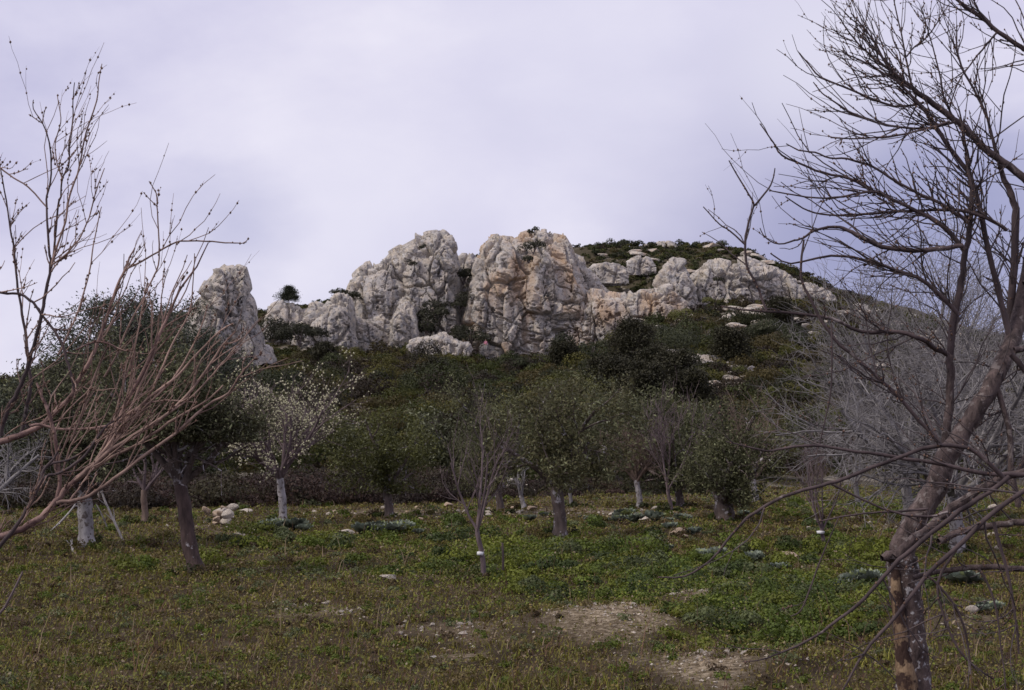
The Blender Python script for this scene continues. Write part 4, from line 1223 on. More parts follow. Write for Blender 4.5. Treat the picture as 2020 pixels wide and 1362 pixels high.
# left-hand tree
LBx = P(-330, 1300, 4.6).x
LB = Vector((LBx, 4.6, hz(LBx, 4.6) - .02))
lb_px = 1010 + LB.x / 4.6 * F
L_L = [
    (M_dark, 4.6, [(lb_px, 1900, 40), (lb_px + 10, 1600, 32), (lb_px + 40, 1350, 28), (lb_px + 80, 1220, 22)]),
    (M_red, 4.6, [(lb_px + 60, 1290, 16), (-150, 1150, 12), (-60, 1085, 10), (0, 1061, 9), (43, 1044, 8.5), (83, 1021, 8), (109, 991, 7.5), (140, 955, 7.2), (185, 918, 6.8), (207, 890, 6.3), (225, 850, 6), (244, 805, 5.6), (268, 761, 5), (300, 694, 4.4), (317, 655, 4), (332, 623, 3.4), (353, 576, 2.8), (370, 550, 2.4), (388, 526, 2), (411, 479, 1.4)]),
    (None, 4.5, [(185, 918, 4.5), (220, 870, 4.2), (250, 830, 4), (294, 785, 3.8), (347, 744, 3.4), (391, 697, 3), (432, 655, 2.4), (461, 638, 1.6)]),
    (None, 4.4, [(160, 940, 5), (210, 895, 4.6), (260, 862, 4.4), (317, 826, 4), (353, 796, 3.7), (382, 764, 3.4), (405, 732, 3), (429, 697, 2.8), (441, 679, 2.4), (464, 655, 1.5)]),
    (None, 4.4, [(441, 679, 2.2), (460, 676, 1.8), (476, 668, 1.3)]),
    (None, 4.3, [(112, 992, 5), (150, 986, 4.6), (175, 978, 4.4), (225, 945, 4.2), (297, 889, 4), (347, 856, 3.7), (405, 802, 3.3), (450, 776, 3), (470, 746, 2.5), (488, 723, 2), (505, 705, 1.4)]),
    (None, 4.45, [(149, 948, 4.6), (215, 905, 4.2), (274, 876, 3.8), (334, 833, 3.4), (380, 808, 3), (415, 785, 2.4), (440, 760, 1.8)]),
    (M_dark, 4.4, [(60, 975, 3), (89, 942, 3.5), (116, 934, 3.6), (149, 915, 3.6), (178, 886, 3.4), (205, 846, 3), (238, 823, 2.2)]),
    (M_dark, 4.5, [(80, 925, 3), (106, 914, 3.2), (149, 902, 3), (188, 869, 2.6), (215, 835, 2)]),
    (M_red, 4.9, [(lb_px + 60, 1240, 14), (-160, 980, 11), (-60, 890, 9), (0, 871, 8.5), (36, 861, 8), (69, 848, 7.5), (92, 830, 7), (120, 803, 6.5), (141, 782, 6), (149, 760, 5.2), (176, 715, 4.8), (191, 680, 4.4), (206, 639, 4), (220, 597, 3.6), (232, 562, 3.3), (247, 533, 3), (255, 509, 2.3), (266, 490, 1.6)]),
    (None, 4.9, [(248, 532, 2.4), (280, 515, 2.4), (311, 498, 2.3), (335, 484, 2.2), (356, 476, 2.1), (405, 476, 2), (444, 479, 1.8), (470, 480, 1.5), (482, 479, 1.3), (491, 470, 1)]),
    (None, 4.85, [(205, 745, 2.4), (230, 700, 2.4), (255, 640, 2.3), (279, 597, 2.2), (288, 576, 2), (300, 553, 2), (312, 523, 2), (314, 482, 1.9), (312, 440, 1.7), (310, 408, 1.6), (308, 382, 1.5), (294, 358, 1.1)]),
    (None, 4.85, [(311, 408, 1.4), (296, 394, 1.2), (283, 380, 1)]),
    (M_red, 4.8, [(60, 840, 4), (79, 838, 3.6), (103, 844, 3.4), (135, 848, 3.2), (206, 841, 2.8), (250, 829, 2.4), (279, 821, 1.7)]),
    (M_dark, 5.1, [(40, 860, 5), (59, 774, 4.6), (59, 744, 4.2), (53, 686, 3.8), (47, 636, 3.4), (38, 589, 3.1), (32, 539, 2.8), (28, 490, 2.5), (20, 452, 2.2), (12, 394, 1.9), (3, 344, 1.6), (-6, 300, 1.3)]),
    (M_dark, 5.0, [(0, 860, 6), (18, 803, 5.6), (35, 774, 5.3), (53, 730, 5), (62, 697, 4.8), (73, 656, 4.6), (82, 618, 4.4), (91, 577, 4), (100, 524, 3.6), (97, 490, 3), (92, 408, 2.6), (94, 379, 2.4), (100, 358, 2.2), (100, 306, 2), (94, 270, 1.8), (84, 244, 1.6), (66, 215, 1.3), (66, 197, 1)]),
    (None, 5.0, [(84, 244, 1.5), (57, 226, 1)]), (None, 5.0, [(84, 244, 1.5), (86, 228, 1.2), (90, 213, 1)]),
    (M_dark, 5.05, [(101, 530, 3), (106, 499, 2.8), (114, 408, 2.5), (120, 388, 2.3), (123, 353, 2.1), (135, 329, 2), (138, 276, 1.8), (144, 232, 1.6), (144, 197, 1.4), (147, 163, 1)]),
    (None, 4.95, [(101, 526, 3), (109, 496, 2.8), (129, 438, 2.5), (138, 385, 2.4), (153, 344, 2.2), (161, 306, 2), (170, 261, 1.9), (191, 200, 1.7), (194, 168, 1.3), (201, 126, 1)]),
    (None, 5.0, [(123, 353, 1.8), (112, 320, 1.5), (109, 282, 1.4), (118, 250, 1.3), (120, 232, 1.2), (113, 188, 1)]),
    (None, 4.9, [(100, 524, 2.3), (126, 506, 2.1), (150, 480, 2), (159, 467, 1.9), (176, 429, 1.7), (185, 394, 1.6), (194, 364, 1.4), (206, 332, 1)]),
    (None, 5.0, [(-20, 315, 2.4), (0, 332, 2.2), (26, 351, 2.1), (56, 370, 2), (91, 408, 2)]),
    (None, 4.8, [(115, 700, 2.4), (129, 671, 2.3), (153, 618, 2.1), (164, 583, 2), (176, 539, 1.8), (185, 480, 1.6), (193, 440, 1.4), (200, 408, 1)]),
    (M_dark, 4.7, [(-40, 560, 3), (0, 578, 3.2), (38, 580, 3.4), (65, 597, 3.5), (82, 621, 3.5), (103, 647, 3.4), (123, 680, 3.4), (129, 703, 3.4), (138, 730, 3.3), (146, 768, 3.2)]),
    (M_dark, 4.2, [(-60, 1140, 7), (0, 1077, 5.6), (30, 1041, 5), (53, 1005, 4.6), (79, 955, 4.2), (86, 929, 3.8), (106, 905, 3), (120, 880, 2)]),
    (M_red, 4.6, [(112, 982, 5), (119, 945, 5), (114, 912, 5), (109, 869, 4.8), (99, 823, 4.4), (83, 783, 3.6), (72, 755, 2.6)]),
    (M_red, 4.7, [(150, 690, 2.2), (176, 678, 2.4), (200, 675, 2.5), (222, 682, 2.4), (240, 691, 2.2), (258, 691, 1.6)]),
    (None, 4.75, [(140, 870, 2.6), (160, 820, 2.6), (185, 745, 2.4), (205, 700, 2.2), (214, 680, 1.8)]),
    (None, 4.6, [(210, 892, 3.4), (245, 835, 3.2), (272, 770, 3), (296, 720, 2.7), (310, 680, 2.4), (325, 645, 2), (360, 625, 1.7), (385, 607, 1.2)]),
    (None, 4.5, [(232, 866, 3), (270, 815, 3), (300, 770, 2.8), (322, 720, 2.5), (345, 670, 2.2), (372, 620, 1.8), (380, 570, 1.4), (384, 500, 1)]),
    (None, 4.5, [(190, 905, 3.4), (240, 856, 3.2), (290, 800, 3), (330, 760, 2.8), (360, 720, 2.4), (395, 650, 1.8), (410, 600, 1.3)]),
    (None, 4.4, [(260, 868, 3), (310, 830, 2.8), (370, 790, 2.6), (410, 750, 2.3), (440, 715, 2), (465, 685, 1.5)]),
    (None, 4.5, [(235, 830, 2.6), (280, 800, 2.5), (330, 790, 2.4), (385, 795, 2)]),
    (None, 4.6, [(128, 960, 3.6), (170, 930, 3.4), (205, 880, 3.2), (228, 820, 3), (240, 770, 2.6), (262, 700, 2.2), (275, 640, 1.8), (290, 560, 1.4)]),
]
left_tree = traced_tree('bare_fruit_tree', 'reddish bare tree whose whippy branches reach in from the left edge', LB, L_L, M_redtwig, M_redtwig, M_bud, 270,
                        lambda p: Vector((.45, 0, .9)), 29, (.10, .36), .0027, bud_k=1.1, thin=.78)

# ------------------------------------------------------------------ grass, weeds, undergrowth (stuff)
def field_points(n, rng, ylo=5.0, yhi=74.0, p=1.0):
    u = rng.random(n)
    y = ylo * (yhi / ylo) ** (u ** p)
    x = rng.uniform(-1, 1, n) * (0.42 * y + 1.2)
    px = 1010 + F * x / y
    ok = y < slope_start(px) + 5
    return x[ok], y[ok]


rng = np.random.default_rng(77)
x, y = field_points(300000, rng)
b = patchval(x, y, BARE)
l = patchval(x, y, LUSH)
nn = n2(x, y, 0.45, 90)
nf = n2(x, y, 2.2, 94, 2)
clump = n2(x, y, 2.1, 91)
keep = rng.random(len(x)) < np.clip(0.75 + 0.5 * nf - 0.75 * b, 0.06, 1)
x, y, b, l, nn, nf, clump = [a[keep] for a in (x, y, b, l, nn, nf, clump)]
n = len(x)
hgt = (0.02 + 0.05 * rng.random(n) ** 2 + 0.13 * np.clip(clump + .05, 0, 1) * rng.random(n) + 0.06 * l * rng.random(n)) * (1 - .45 * b)
wid = 0.0036 * np.maximum(1, y / 11) * rng.uniform(.7, 1.5, n)
tall = rng.random(n) < .012
hgt[tall] = rng.uniform(.12, .34, tall.sum())
wid[tall] *= .8
az = rng.uniform(0, 6.283, n)
ln_ = hgt * rng.uniform(.2, 1.1, n)
base = np.stack([x, y, H(x, y) - .01], 1)
side = np.stack([np.cos(az + 1.57), np.sin(az + 1.57), np.zeros(n)], 1) * wid[:, None]
lean = np.stack([np.cos(az), np.sin(az), np.zeros(n)], 1)
mid = base + lean * (ln_ * .35)[:, None] + np.array([0, 0, 1]) * (hgt * .6)[:, None]
tip = base + lean * ln_[:, None] + np.array([0, 0, 1]) * hgt[:, None]
V = np.stack([base - side, base + side, mid + side * .7, mid - side * .7, tip + side * .12, tip - side * .12], 1).reshape(-1, 3)
k6 = np.arange(n)[:, None] * 6
Q = np.concatenate([k6 + np.array([0, 1, 2, 3]), k6 + np.array([3, 2, 4, 5])], 0)
green = np.array([0.135, 0.172, 0.018])
olive_c = np.array([0.18, 0.152, 0.028])
straw = np.array([0.24, 0.18, 0.11])
red = np.array([0.125, 0.066, 0.04])
w1 = np.clip(0.36 + 0.7 * l + 0.6 * nn, 0, 1)[:, None]
colr = green * w1 + olive_c * (1 - w1)
pk = rng.random(n)
colr = np.where((pk < .10 + .14 * (1 - l) + .2 * nf)[:, None], red, colr)
colr = np.where((pk > .90)[:, None], straw, colr)
colr[tall] = np.where((rng.random(tall.sum()) < .5)[:, None], straw * .8, red)
colr = colr * rng.uniform(.55, 1.5, (n, 1)) * (1 + .35 * n2(x, y, 3.5, 98, 2))[:, None]
grass_me = np_mesh('grass', V, Q, False, np.repeat(colr, 6, 0))
tag(link('grass', grass_me, M_grass), 'short winter grass, green to rusty brown, over the whole field', 'grass', None, 'stuff')

rng = np.random.default_rng(78)
x, y = field_points(430000, rng)
b = patchval(x, y, BARE)
l = patchval(x, y, LUSH)
cl = n2(x, y, 0.7, 92)
cf = n2(x, y, 3.0, 96, 2)
keep = rng.random(len(x)) < np.clip(.8 * l * (0.75 + cl) + .42 + .5 * cf - .5 * b, 0.03, 1)
x, y, l, cl = x[keep], y[keep], l[keep], cl[keep]
n = len(x)
zz = H(x, y) + rng.random(n) * (0.06 + 0.05 * np.clip(cl, 0, 1) + 0.16 * l * np.clip(.6 + cl, 0, 1.3))
sz = (0.010 + 0.014 * rng.random(n)) * np.maximum(1, y / 12) ** 0.9
nr = rng.normal(size=(n, 3)) * .6 + (0, 0, 1)
hue = np.clip(.34 + .7 * l + .5 * n2(x, y, .8, 99) + .25 * rng.normal(size=n), 0, 1)[:, None]
c = (np.array([0.112, 0.150, 0.017]) * hue + np.array([0.155, 0.112, 0.036]) * (1 - hue)) * rng.uniform(.5, 1.6, (n, 1))
pk = rng.random(n)
c[pk < .07] = np.array([0.12, 0.135, 0.022])
c[pk > .93] = np.array([0.27, 0.21, 0.145])
px0_, py0_ = np.array([(a, b_) for (a, b_, w_, h_, s_) in LUSH for _ in range(int(w_ * h_ * s_ / 75))]).T
wv = np.array([(w_, h_) for (a, b_, w_, h_, s_) in LUSH for _ in range(int(w_ * h_ * s_ / 75))])
px_ = px0_ + rng.normal(size=len(px0_)) * wv[:, 0] * .7
py_ = np.maximum(py0_ + rng.normal(size=len(px0_)) * wv[:, 1] * .6, 985)
yb = EYE * F / (py_ - 897)
xb = (px_ - 1010) / F * yb
kb = patchval(xb, yb, BARE) < .55
xb, yb = xb[kb], yb[kb]
Rb = rng.uniform(.08, .24, len(xb)) * np.clip(yb / 16, .7, 1.3) * (.7 + .8 * rng.random(len(xb)) ** 3)
szb = .022 * np.maximum(1, yb / 13) ** .8
palw = np.array([(0.070, 0.098, 0.017), (0.092, 0.122, 0.017), (0.046, 0.066, 0.016), (0.125, 0.145, 0.020), (0.085, 0.102, 0.040)])[rng.integers(0, 5, len(xb))]
p2, n2_, s2, c2 = bush_leaves(np.stack([xb, yb, H(xb, yb) - .03], 1), Rb, np.clip(7 * Rb ** 2 / (.6 * szb ** 2), 40, 420), szb, rng, palw)
xr, yr = field_points(5200, rng)
br = patchval(xr, yr, BARE)
kr = rng.random(len(xr)) < np.clip(.75 + .8 * n2(xr, yr, .35, 55) - .8 * br, .02, 1)
xr, yr = xr[kr], yr[kr]
Rr = rng.uniform(.035, .10, len(xr)) * np.clip(yr / 13, .9, 2.0) * (.7 + .9 * rng.random(len(xr)) ** 3)
szr = .014 * np.maximum(1, yr / 12) ** .9
palr = np.array([(0.105, 0.088, 0.022), (0.088, 0.115, 0.015), (0.130, 0.098, 0.040), (0.074, 0.102, 0.013), (0.065, 0.044, 0.021), (0.110, 0.125, 0.055)])[rng.integers(0, 6, len(xr))]
p3, n3_, s3, c3 = bush_leaves(np.stack([xr, yr, H(xr, yr) - .01], 1), Rr, np.clip(6 * Rr ** 2 / (.6 * szr ** 2), 16, 120), szr, rng, palr)
p2, n2_, s2, c2 = np.concatenate([p2, p3]), np.concatenate([n2_, n3_]), np.concatenate([s2, s3]), np.concatenate([c2, c3])
tr_ = np.array([(o.location.x, o.location.y) for o in COL.objects if o.get('category') in ('olive tree', 'bare tree', 'almond tree') and 5 < o.location.y < 62])
tx, ty = np.repeat(tr_[:, 0], 9), np.repeat(tr_[:, 1], 9)
aa = rng.uniform(0, 6.283, len(tx))
dd_ = rng.uniform(.10, .42, len(tx))
tx, ty = tx + np.cos(aa) * dd_, ty + np.sin(aa) * dd_
Rt = rng.uniform(.06, .17, len(tx))
szt = .016 * np.maximum(1, ty / 12) ** .9
palt = .8 * np.array([(0.060, 0.080, 0.016), (0.085, 0.095, 0.018), (0.090, 0.066, 0.028), (0.045, 0.052, 0.016)])[rng.integers(0, 4, len(tx))]  # dark tufts added round each trunk to deepen the contact shade
p4, n4_, s4, c4 = bush_leaves(np.stack([tx, ty, H(tx, ty) - .02], 1), Rt, np.clip(7 * Rt ** 2 / (.6 * szt ** 2), 20, 200), szt, rng, palt, 1.2)
p2, n2_, s2, c2 = np.concatenate([p2, p4]), np.concatenate([n2_, n4_]), np.concatenate([s2, s4]), np.concatenate([c2, c4])
ax_, an_, as_, ac_ = np.concatenate([np.stack([x, y, zz], 1), p2]), np.concatenate([nr, n2_]), np.concatenate([sz, s2]), np.concatenate([c, c2])
tag(link('weeds', leaf_mesh('weeds', ax_, an_, as_ * 1.3, as_, ac_, rng), M_leaf), 'low leafy weeds in greener drifts across the middle of the field', 'weeds', None, 'stuff')

# small stones between the grass: a few thousand chips
rng = np.random.default_rng(79)
x, y = field_points(60000, rng, 5, 60)
b = patchval(x, y, BARE)
keep = rng.random(len(x)) < np.clip(b * (.55 + .6 * n2(x, y, 1.6, 97)) + .004, 0, 1)
x, y, b = x[keep], y[keep], b[keep]
C = np.stack([x, y, H(x, y) + .004], 1)
R = rng.uniform(.006, .017, len(x)) * np.maximum(1, y / 16) * (0.7 + 0.9 * rng.random(len(x)) ** 4)
me = blob_mesh('gravel', C, R, .6)
v = np.zeros(len(me.vertices) * 3, np.float32)
me.vertices.foreach_get('co', v)
v += rng.normal(size=v.shape).astype(np.float32) * np.repeat(np.repeat(R, 6), 3) * .22
me.vertices.foreach_set('co', v)
me.polygons.foreach_set('use_smooth', np.zeros(len(me.polygons), bool))
xl, yl = field_points(120000, np.random.default_rng(84), 5, 60)
bl = patchval(xl, yl, BARE)
rl = np.random.default_rng(85)
kl = rl.random(len(xl)) < np.clip(bl * (.5 + .9 * n2(xl, yl, 1.1, 58)) + .012, 0, 1)
xl, yl = xl[kl], yl[kl]
nl = len(xl)
sl = (0.012 + .03 * rl.random(nl) ** 2) * np.maximum(1, yl / 14)
cl_ = np.array([0.34, 0.265, 0.18]) * rl.uniform(.35, 1.35, (nl, 1))
tag(link('dry_litter', leaf_mesh('dry_litter', np.stack([xl, yl, H(xl, yl) + .01 + .03 * rl.random(nl)], 1), rl.normal(size=(nl, 3)) * .4 + (0, 0, 1), sl * 1.6, sl * .5, cl_, rl), M_grass), 'beige straw and dead leaves lying on the bare patches of the field', 'litter', None, 'stuff')
tag(link('gravel', me, M_stone), 'pale stone chips in the bare patches of the field', 'gravel', None, 'stuff')

# dark bramble bank along the far edge of the field
rng = np.random.default_rng(80)
n = 520
px = rng.uniform(-250, 1450, n)
y = slope_start(px) + rng.uniform(-4.5, 7, n) - np.where(px < 900, 3, 0)
keep = rng.random(n) < np.where(px < 930, 1, .5)
px, y = px[keep], y[keep]
x = (px - 1010) / F * y
R = rng.uniform(.5, 1.05, len(x)) * np.where(px < 930, 1.05, .7)
C = np.stack([x, y, H(x, y) - .1], 1)
pal = np.array([(0.042, 0.026, 0.022), (0.055, 0.034, 0.026), (0.034, 0.026, 0.018), (0.046, 0.040, 0.020)])[rng.integers(0, 4, len(x))]
pos, nr, s, c = bush_leaves(C, R, np.full(len(x), 620), np.full(len(x), .10), rng, pal)
tag(link('bramble_undergrowth', leaf_mesh('bramble_undergrowth', pos, nr, s, s * .5, c, rng), M_leaf), 'dark reddish-brown bramble bank along the far edge of the field', 'undergrowth', None, 'stuff')

# ------------------------------------------------------------------ stones, cabbages, wall, sticks, post
SM = [boulder_mesh(20 + k, 2, .22) for k in range(4)]
SO = [boulder_mesh(30 + k, 2, .22) for k in range(3)]
for m in SM:
    m.materials.append(M_stone)
for m in SO:
    m.materials.append(M_stone_o)
random.seed(3)


def stone(px, py, w, h, label, group, ochre=False, dz=0.0):
    p = G(px, py)
    o = link('stone', random.choice(SO if ochre else SM), loc=(p.x, p.y, p.z + h * .25 + dz))
    o.scale = (w / 2, w / 2 * random.uniform(.6, .95), h / 2)
    o.rotation_euler = (random.uniform(-.3, .3), random.uniform(-.3, .3), random.uniform(-.6, .6))
    return tag(o, label, 'stone', group)


for (px, py, w, h, lab, oc) in [(475, 1060, .42, .10, 'flat white stone left of the cabbages under the cream-budded tree', False), (498, 1055, .2, .16, 'round white stone touching the cabbages under the cream-budded tree', False),
                                (685, 1056, .42, .12, 'flat white stone left of the middle pair of cabbages', False), (855, 1062, .2, .1, 'small pale stone right of the middle cabbages', False),
                                (460, 1012, .38, .3, 'pale stone block on the bank edge behind the stone heap', False), (484, 1014, .45, .14, 'long pale stone beside the block on the bank edge', False),
                                (882, 1000, .5, .26, 'rounded ochre stone left of the thin sapling', True), (1327, 994, .32, .34, 'upright orange stone at the foot of the slender purple tree', True),
                                (1340, 1055, .6, .22, 'long cream stone among the right-hand cabbages', True), (1350, 1064, .36, .14, 'cream stone just below the long one among cabbages', True),
                                (770, 1151, .28, .1, 'lone elongated pale stone in the grass left of the sapling', False), (1045, 1006, .5, .25, 'pinkish stone at the foot of the tiny forked tree', True),
                                (1918, 1235, .16, .12, 'white stone right of the big right-hand trunk', False), (590, 1031, .2, .14, 'grey stone behind the cabbages of the cream-budded tree', False),
                                (1272, 1028, .34, .16, 'pale stone in the right-hand cabbage row', False), (1310, 1030, .36, .16, 'white stone at the right end of the cabbage row', False),
                                (1560, 1116, .4, .2, 'pinkish stone in the weeds before the white-banded sapling', True), (1890, 980, .5, .5, 'big white stone seen behind the right-hand trunk', False), (1915, 975, .6, .5, 'pale blocky stone beside the big white one', False), (1960, 1012, .4, .3, 'white stone right of the leaning trunk', False)]:
    stone(px, py, w, h, lab, 'stones lying in the field', oc)
for k in range(13):                                            # the heap
    stone(random.gauss(436, 12), random.uniform(1026, 1042), random.uniform(.2, .38), random.uniform(.16, .28), 'orange and cream stone of the little heap behind the leaning olive', 'stones of the little heap', random.random() < .5, dz=random.uniform(0, .25))
for k in range(46):
    c = random.choice([(1210, 1225, 90, 22), (1370, 1200, 50, 10), (620, 1212, 90, 10), (900, 1250, 80, 14), (1400, 1330, 80, 18)])
    stone(random.gauss(c[0], c[2] * .6), random.gauss(c[1], c[3] * .6), random.uniform(.04, .10), random.uniform(.03, .06), 'small pale stone in the bare stony patches of the near field', 'small stones of the bare patches')
for k in range(30):
    stone(random.uniform(560, 1330), random.uniform(1004, 1026), random.uniform(.12, .28), random.uniform(.08, .16), 'small cream stone on the bare strip along the far edge of the field', 'stones along the far edge', random.random() < .35)
for k in range(14):
    stone(random.uniform(1560, 2010), random.uniform(1010, 1130), random.uniform(.1, .2), random.uniform(.08, .14), 'small pale stone in the grass near the right-hand tree', 'stones near the right-hand tree')


def cabbage_mesh(seed):
    rng = np.random.default_rng(seed)
    Vs, Qs, Cs, off = [], [], [], 0
    for k in range(20):
        az = k * 2.4 + rng.normal() * .2
        ring = k / 20
        L = 0.30 * (1.1 - .55 * ring)
        Wd = 0.15 * (1.05 - .3 * ring)
        el = 0.25 + 1.0 * ring
        u = np.linspace(0, 1, 6)
        v = np.linspace(-1, 1, 5)
        U, Vv = np.meshgrid(u, v, indexing='ij')
        r = L * U * np.cos(el - .9 * U ** 2 * .6)
        z = 0.03 + L * U * np.sin(el) * (1 - .35 * U) + .05 * np.abs(Vv) * U + .012 * rng.normal(size=U.shape)
        s = Wd * np.sin(np.pi * np.clip(U * .8 + .1, 0, 1)) * Vv
        X = r * math.cos(az) - s * math.sin(az)
        Y = r * math.sin(az) + s * math.cos(az)
        Vs.append(np.stack([X, Y, z], 2).reshape(-1, 3))
        i = np.arange(30).reshape(6, 5) + off
        Qs.append(np.stack([i[:-1, :-1], i[:-1, 1:], i[1:, 1:], i[1:, :-1]], 2).reshape(-1, 4))
        c = np.array([0.135, 0.158, 0.122]) * rng.uniform(.4, 1.9)
        if rng.random() < .12:
            c = np.array([0.26, 0.30, 0.13])
        Cs.append(np.tile(c, (30, 1)))
        off += 30
    return np_mesh('cabbage', np.concatenate(Vs), np.concatenate(Qs), True, np.concatenate(Cs))


CB = [cabbage_mesh(k) for k in range(4)]
for m in CB:
    m.materials.append(M_leaf)


def cabbage(px, py, s, label, group):
    o = link('cabbage_plant', random.choice(CB), loc=G(px + random.uniform(-9, 9), py + random.uniform(-3, 3)))
    s *= random.uniform(.36, .7)
    o.scale = (s, s, s * random.uniform(1.2, 1.7))
    o.rotation_euler = (random.uniform(-.15, .15), random.uniform(-.15, .15), random.uniform(0, 6.28))
    return tag(o, label, 'cabbage', group)


for (px, py, s) in [(525, 1052, 1.5), (545, 1048, 1.6), (566, 1050, 1.5), (590, 1050, 1.4), (535, 1040, 1.3), (603, 1052, 1.1)]:
    cabbage(px, py, s, 'dark blue-green cabbage at the foot of the cream-budded tree', 'cabbages under the cream-budded tree')
for (px, py, s) in [(718, 1060, 1.4), (735, 1056, 1.3), (780, 1056, 1.5), (800, 1054, 1.4), (830, 1056, 1.0)]:
    cabbage(px, py, s, 'blue-green cabbage in the row between the two central olives', 'cabbages in the middle of the field')
for (px, py, s) in [(1150, 1030, 1.3), (1165, 1036, 1.4), (1222, 1030, 1.4), (1240, 1026, 1.5), (1262, 1034, 1.3), (1290, 1030, 1.4), (1320, 1036, 1.2), (1345, 1034, 1.3), (1328, 1052, 1.2), (1362, 1056, 1.2), (1052, 1028, 1.2), (1070, 1022, 1.0)]:
    cabbage(px, py, s, 'pale blue-green cabbage in the row right of the broad olive', 'cabbages right of the broad olive')
for (px, py, s) in [(1285, 1088, 1.0), (1320, 1098, .9), (1375, 1108, 1.1), (1412, 1112, 1.0), (1490, 1122, 1.0), (1530, 1128, 1.1), (1545, 1140, .9), (1655, 1172, 1.1), (1690, 1168, 1.2), (1720, 1165, 1.0), (1470, 1020, 1.2), (1500, 1022, 1.1), (1880, 1156, 1.2), (1905, 1160, 1.1), (1940, 1228, .8), (1965, 1222, .8)]:
    cabbage(px, py, s, 'scattered blue-green cabbage in the weeds of the right half of the field', 'scattered cabbages on the right')

# low dry stone wall behind the tiny forked tree
rng = np.random.default_rng(90)
import bmesh
bm = bmesh.new()
p0 = S(1000, 56)
for k in range(34):
    q = bmesh.ops.create_icosphere(bm, subdivisions=2, radius=1)['verts']
    w = rng.uniform(.14, .3)
    ox, oz = rng.uniform(-1.0, 1.0), rng.choice([.1, .32, .52])
    oy = rng.normal() * .06
    for v in q:
        c = v.co * (1 + .25 * math.sin(v.co.x * 5 + k) * math.cos(v.co.z * 4 + k))
        c = Vector([max(-.8, min(.8, a)) for a in c])
        v.co = Vector((ox + c.x * w, oy + c.y * w * .8, oz + c.z * w * .6))
me = bpy.data.meshes.new('dry_stone_wall')
bm.to_mesh(me)
bm.free()
tag(link('dry_stone_wall', me, M_stone, loc=p0), 'short tumbled dry stone wall at the foot of the slope near the tiny forked tree', 'stone wall')


def stick(pl, label, mat, name='fallen_branch', seed=0, forks=4):
    random.seed(seed)
    base = pl[0][0]
    T = Tubes()
    pts = [p - base for p, _ in pl]
    a, r = smooth_line(pts, [r for _, r in pl], 3)
    T.add(a, r)
    for k in range(forks):
        i = random.randrange(2, len(a) - 1)
        d = ((a[i] - a[i - 1]).normalized() + rvec() * .8).normalized()
        L = random.uniform(.1, .3)
        T.add([a[i], a[i] + d * L * .5, a[i] + d * L + rvec() * .02], [r[i] * .5, r[i] * .4, r[i] * .2])
    return tag(link(name, T.mesh(name, 6, .1), mat, loc=base), label, 'branch', 'fallen branches')


a = G(243, 1068)
stick([(a, .02), (a + Vector((-.2, .1, .35)), .022), (a + Vector((-.42, .2, .75)), .018), (a + Vector((-.5, .25, .95)), .01)], 'pale broken branch propped up right of the thick pale trunk', M_pale, seed=1)
a = G(100, 1050)
stick([(a, .018), (a + Vector((.2, .1, .22)), .02), (a + Vector((.42, .15, .5)), .017), (a + Vector((.5, .2, .72)), .01)], 'pale broken branch propped up left of the thick pale trunk', M_pale, seed=2)
a = G(148, 1088)
stick([(a, .03), (a + Vector((-.08, .12, .05)), .032), (a + Vector((-.15, .3, .07)), .02)], 'short pale piece of branch lying before the thick pale trunk', M_pale, seed=3)
a = G(215, 1050)
stick([(a, .015), (a + Vector((-.15, .05, .3)), .015), (a + Vector((-.3, .1, .55)), .01)], 'thin grey broken branch between the thick pale trunk and the propped one', M_grey, seed=4)
a = P(-30, 1260, 7.5)
stick([(Vector((a.x - .1, a.y, hz(a.x, a.y))), .008), (a, .008), (P(10, 1198, 7.5), .007), (P(45, 1128, 7.5), .004)], 'single dry stick standing in the grass at the left edge', M_mauve, seed=5, forks=0)
# dark stake right of the sapling
T = Tubes()
b = G(991, 1144)
T.add([Vector((0, 0, -.15)), Vector((.01, 0, .2)), Vector((0, 0, .43)), Vector((0, 0, .435))], [.016, .016, .014, .002])
tag(link('wooden_stake', T.mesh('wooden_stake', 7, .1), M_dark, loc=b), 'thin dark stake standing in the weeds right of the sapling', 'stake')

# white bands tied round the two young trunks (parts of their trees)
for o in [o for o in COL.objects if o.name.startswith('bare_sapling')]:
    T = Tubes()
    z0, r0 = (.30, .046) if 'fanned' in o['label'] else (.26, .062)
    T.add([Vector((-.02, 0, z0)), Vector((-.02, 0, z0 + .004)), Vector((-.02, 0, z0 + .045)), Vector((-.02, 0, z0 + .05))], [.02, r0, r0, .02])
    link('trunk_band', T.mesh('trunk_band', 9, .15), M_band, o)

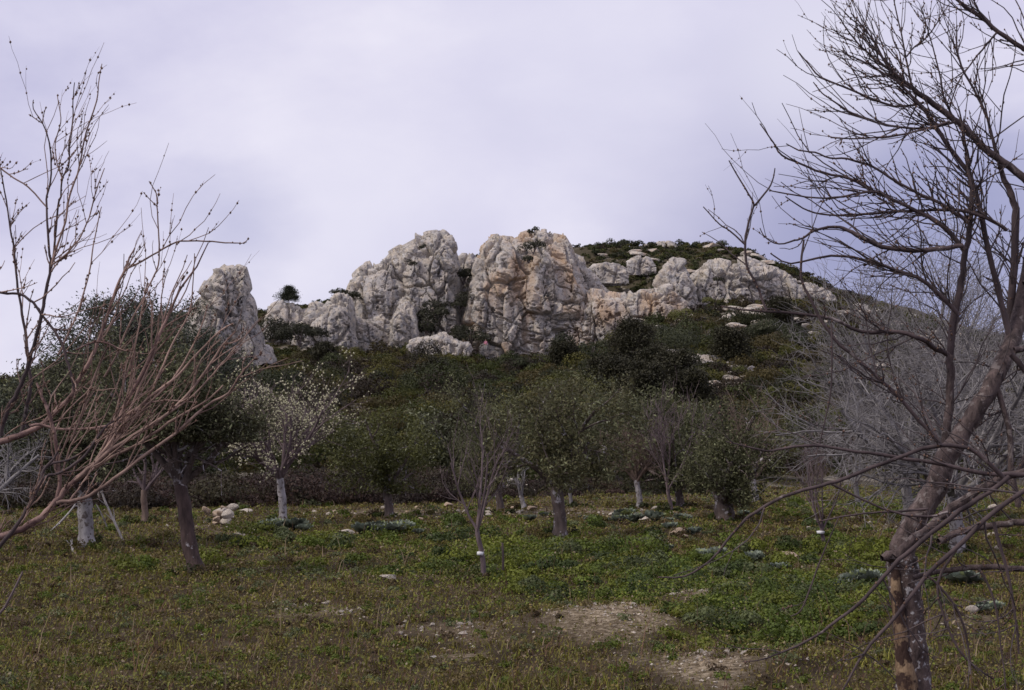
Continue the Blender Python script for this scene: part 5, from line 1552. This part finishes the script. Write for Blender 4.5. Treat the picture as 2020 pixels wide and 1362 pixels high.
# ------------------------------------------------------------------ a climber resting at the foot of the ochre crag
pb = P(958, 690, 246)
T = Tubes()
man = thing('person', pb, 'tiny person in a pink top and pale trousers at the foot of the ochre crag', 'person')
import bmesh
J = {'pel': (0, 0, .92), 'chest': (0, .02, 1.28), 'neck': (0, .02, 1.48), 'head': (0, 0, 1.60), 'top': (0, 0, 1.74), 'ls': (-.19, .02, 1.40), 'le': (-.27, .0, 1.12), 'lh': (-.20, -.14, .92),
     'rs': (.19, .02, 1.40), 're': (.28, .02, 1.12), 'rh': (.26, -.08, .86), 'lk': (-.11, -.04, .49), 'lf': (-.13, .02, .06), 'lt': (-.14, -.14, .03), 'rk': (.11, -.02, .49), 'rf': (.14, .04, .06), 'rt': (.16, -.12, .03)}
rad = {'pel': .15, 'chest': .155, 'neck': .06, 'head': .10, 'top': .075, 'ls': .065, 'le': .045, 'lh': .035, 'rs': .065, 're': .045, 'rh': .035, 'lk': .065, 'lf': .045, 'lt': .035, 'rk': .065, 'rf': .045, 'rt': .035}
E = [('pel', 'chest'), ('chest', 'neck'), ('neck', 'head'), ('head', 'top'), ('chest', 'ls'), ('ls', 'le'), ('le', 'lh'), ('chest', 'rs'), ('rs', 're'), ('re', 'rh'), ('pel', 'lk'), ('lk', 'lf'), ('lf', 'lt'), ('pel', 'rk'), ('rk', 'rf'), ('rf', 'rt')]


def figure(name, keys, grow_, mat, parent):
    ks = list(keys)
    me = bpy.data.meshes.new(name)
    me.from_pydata([J[k] for k in ks], [(ks.index(a), ks.index(b)) for a, b in E if a in ks and b in ks], [])
    o = link(name, me, mat, parent)
    m = o.modifiers.new('skin', 'SKIN')
    for k, v in zip(ks, me.skin_vertices[0].data):
        v.radius = (rad[k] * grow_,) * 2
    me.skin_vertices[0].data[0].use_root = True
    o.modifiers.new('sub', 'SUBSURF').render_levels = 1
    return o


figure('body', J, 1.0, bark('skin', (0.40, 0.24, 0.17), (0.46, 0.29, 0.21), 3), man)
figure('jacket', ['chest', 'pel', 'neck', 'ls', 'le', 'lh', 'rs', 're', 'rh'], 1.14, bark('pink_cloth', (0.60, 0.22, 0.30), (0.68, 0.28, 0.36), 6), man)
figure('trousers', ['pel', 'lk', 'lf', 'rk', 'rf'], 1.2, bark('pale_cloth', (0.50, 0.48, 0.42), (0.60, 0.58, 0.52), 6), man)
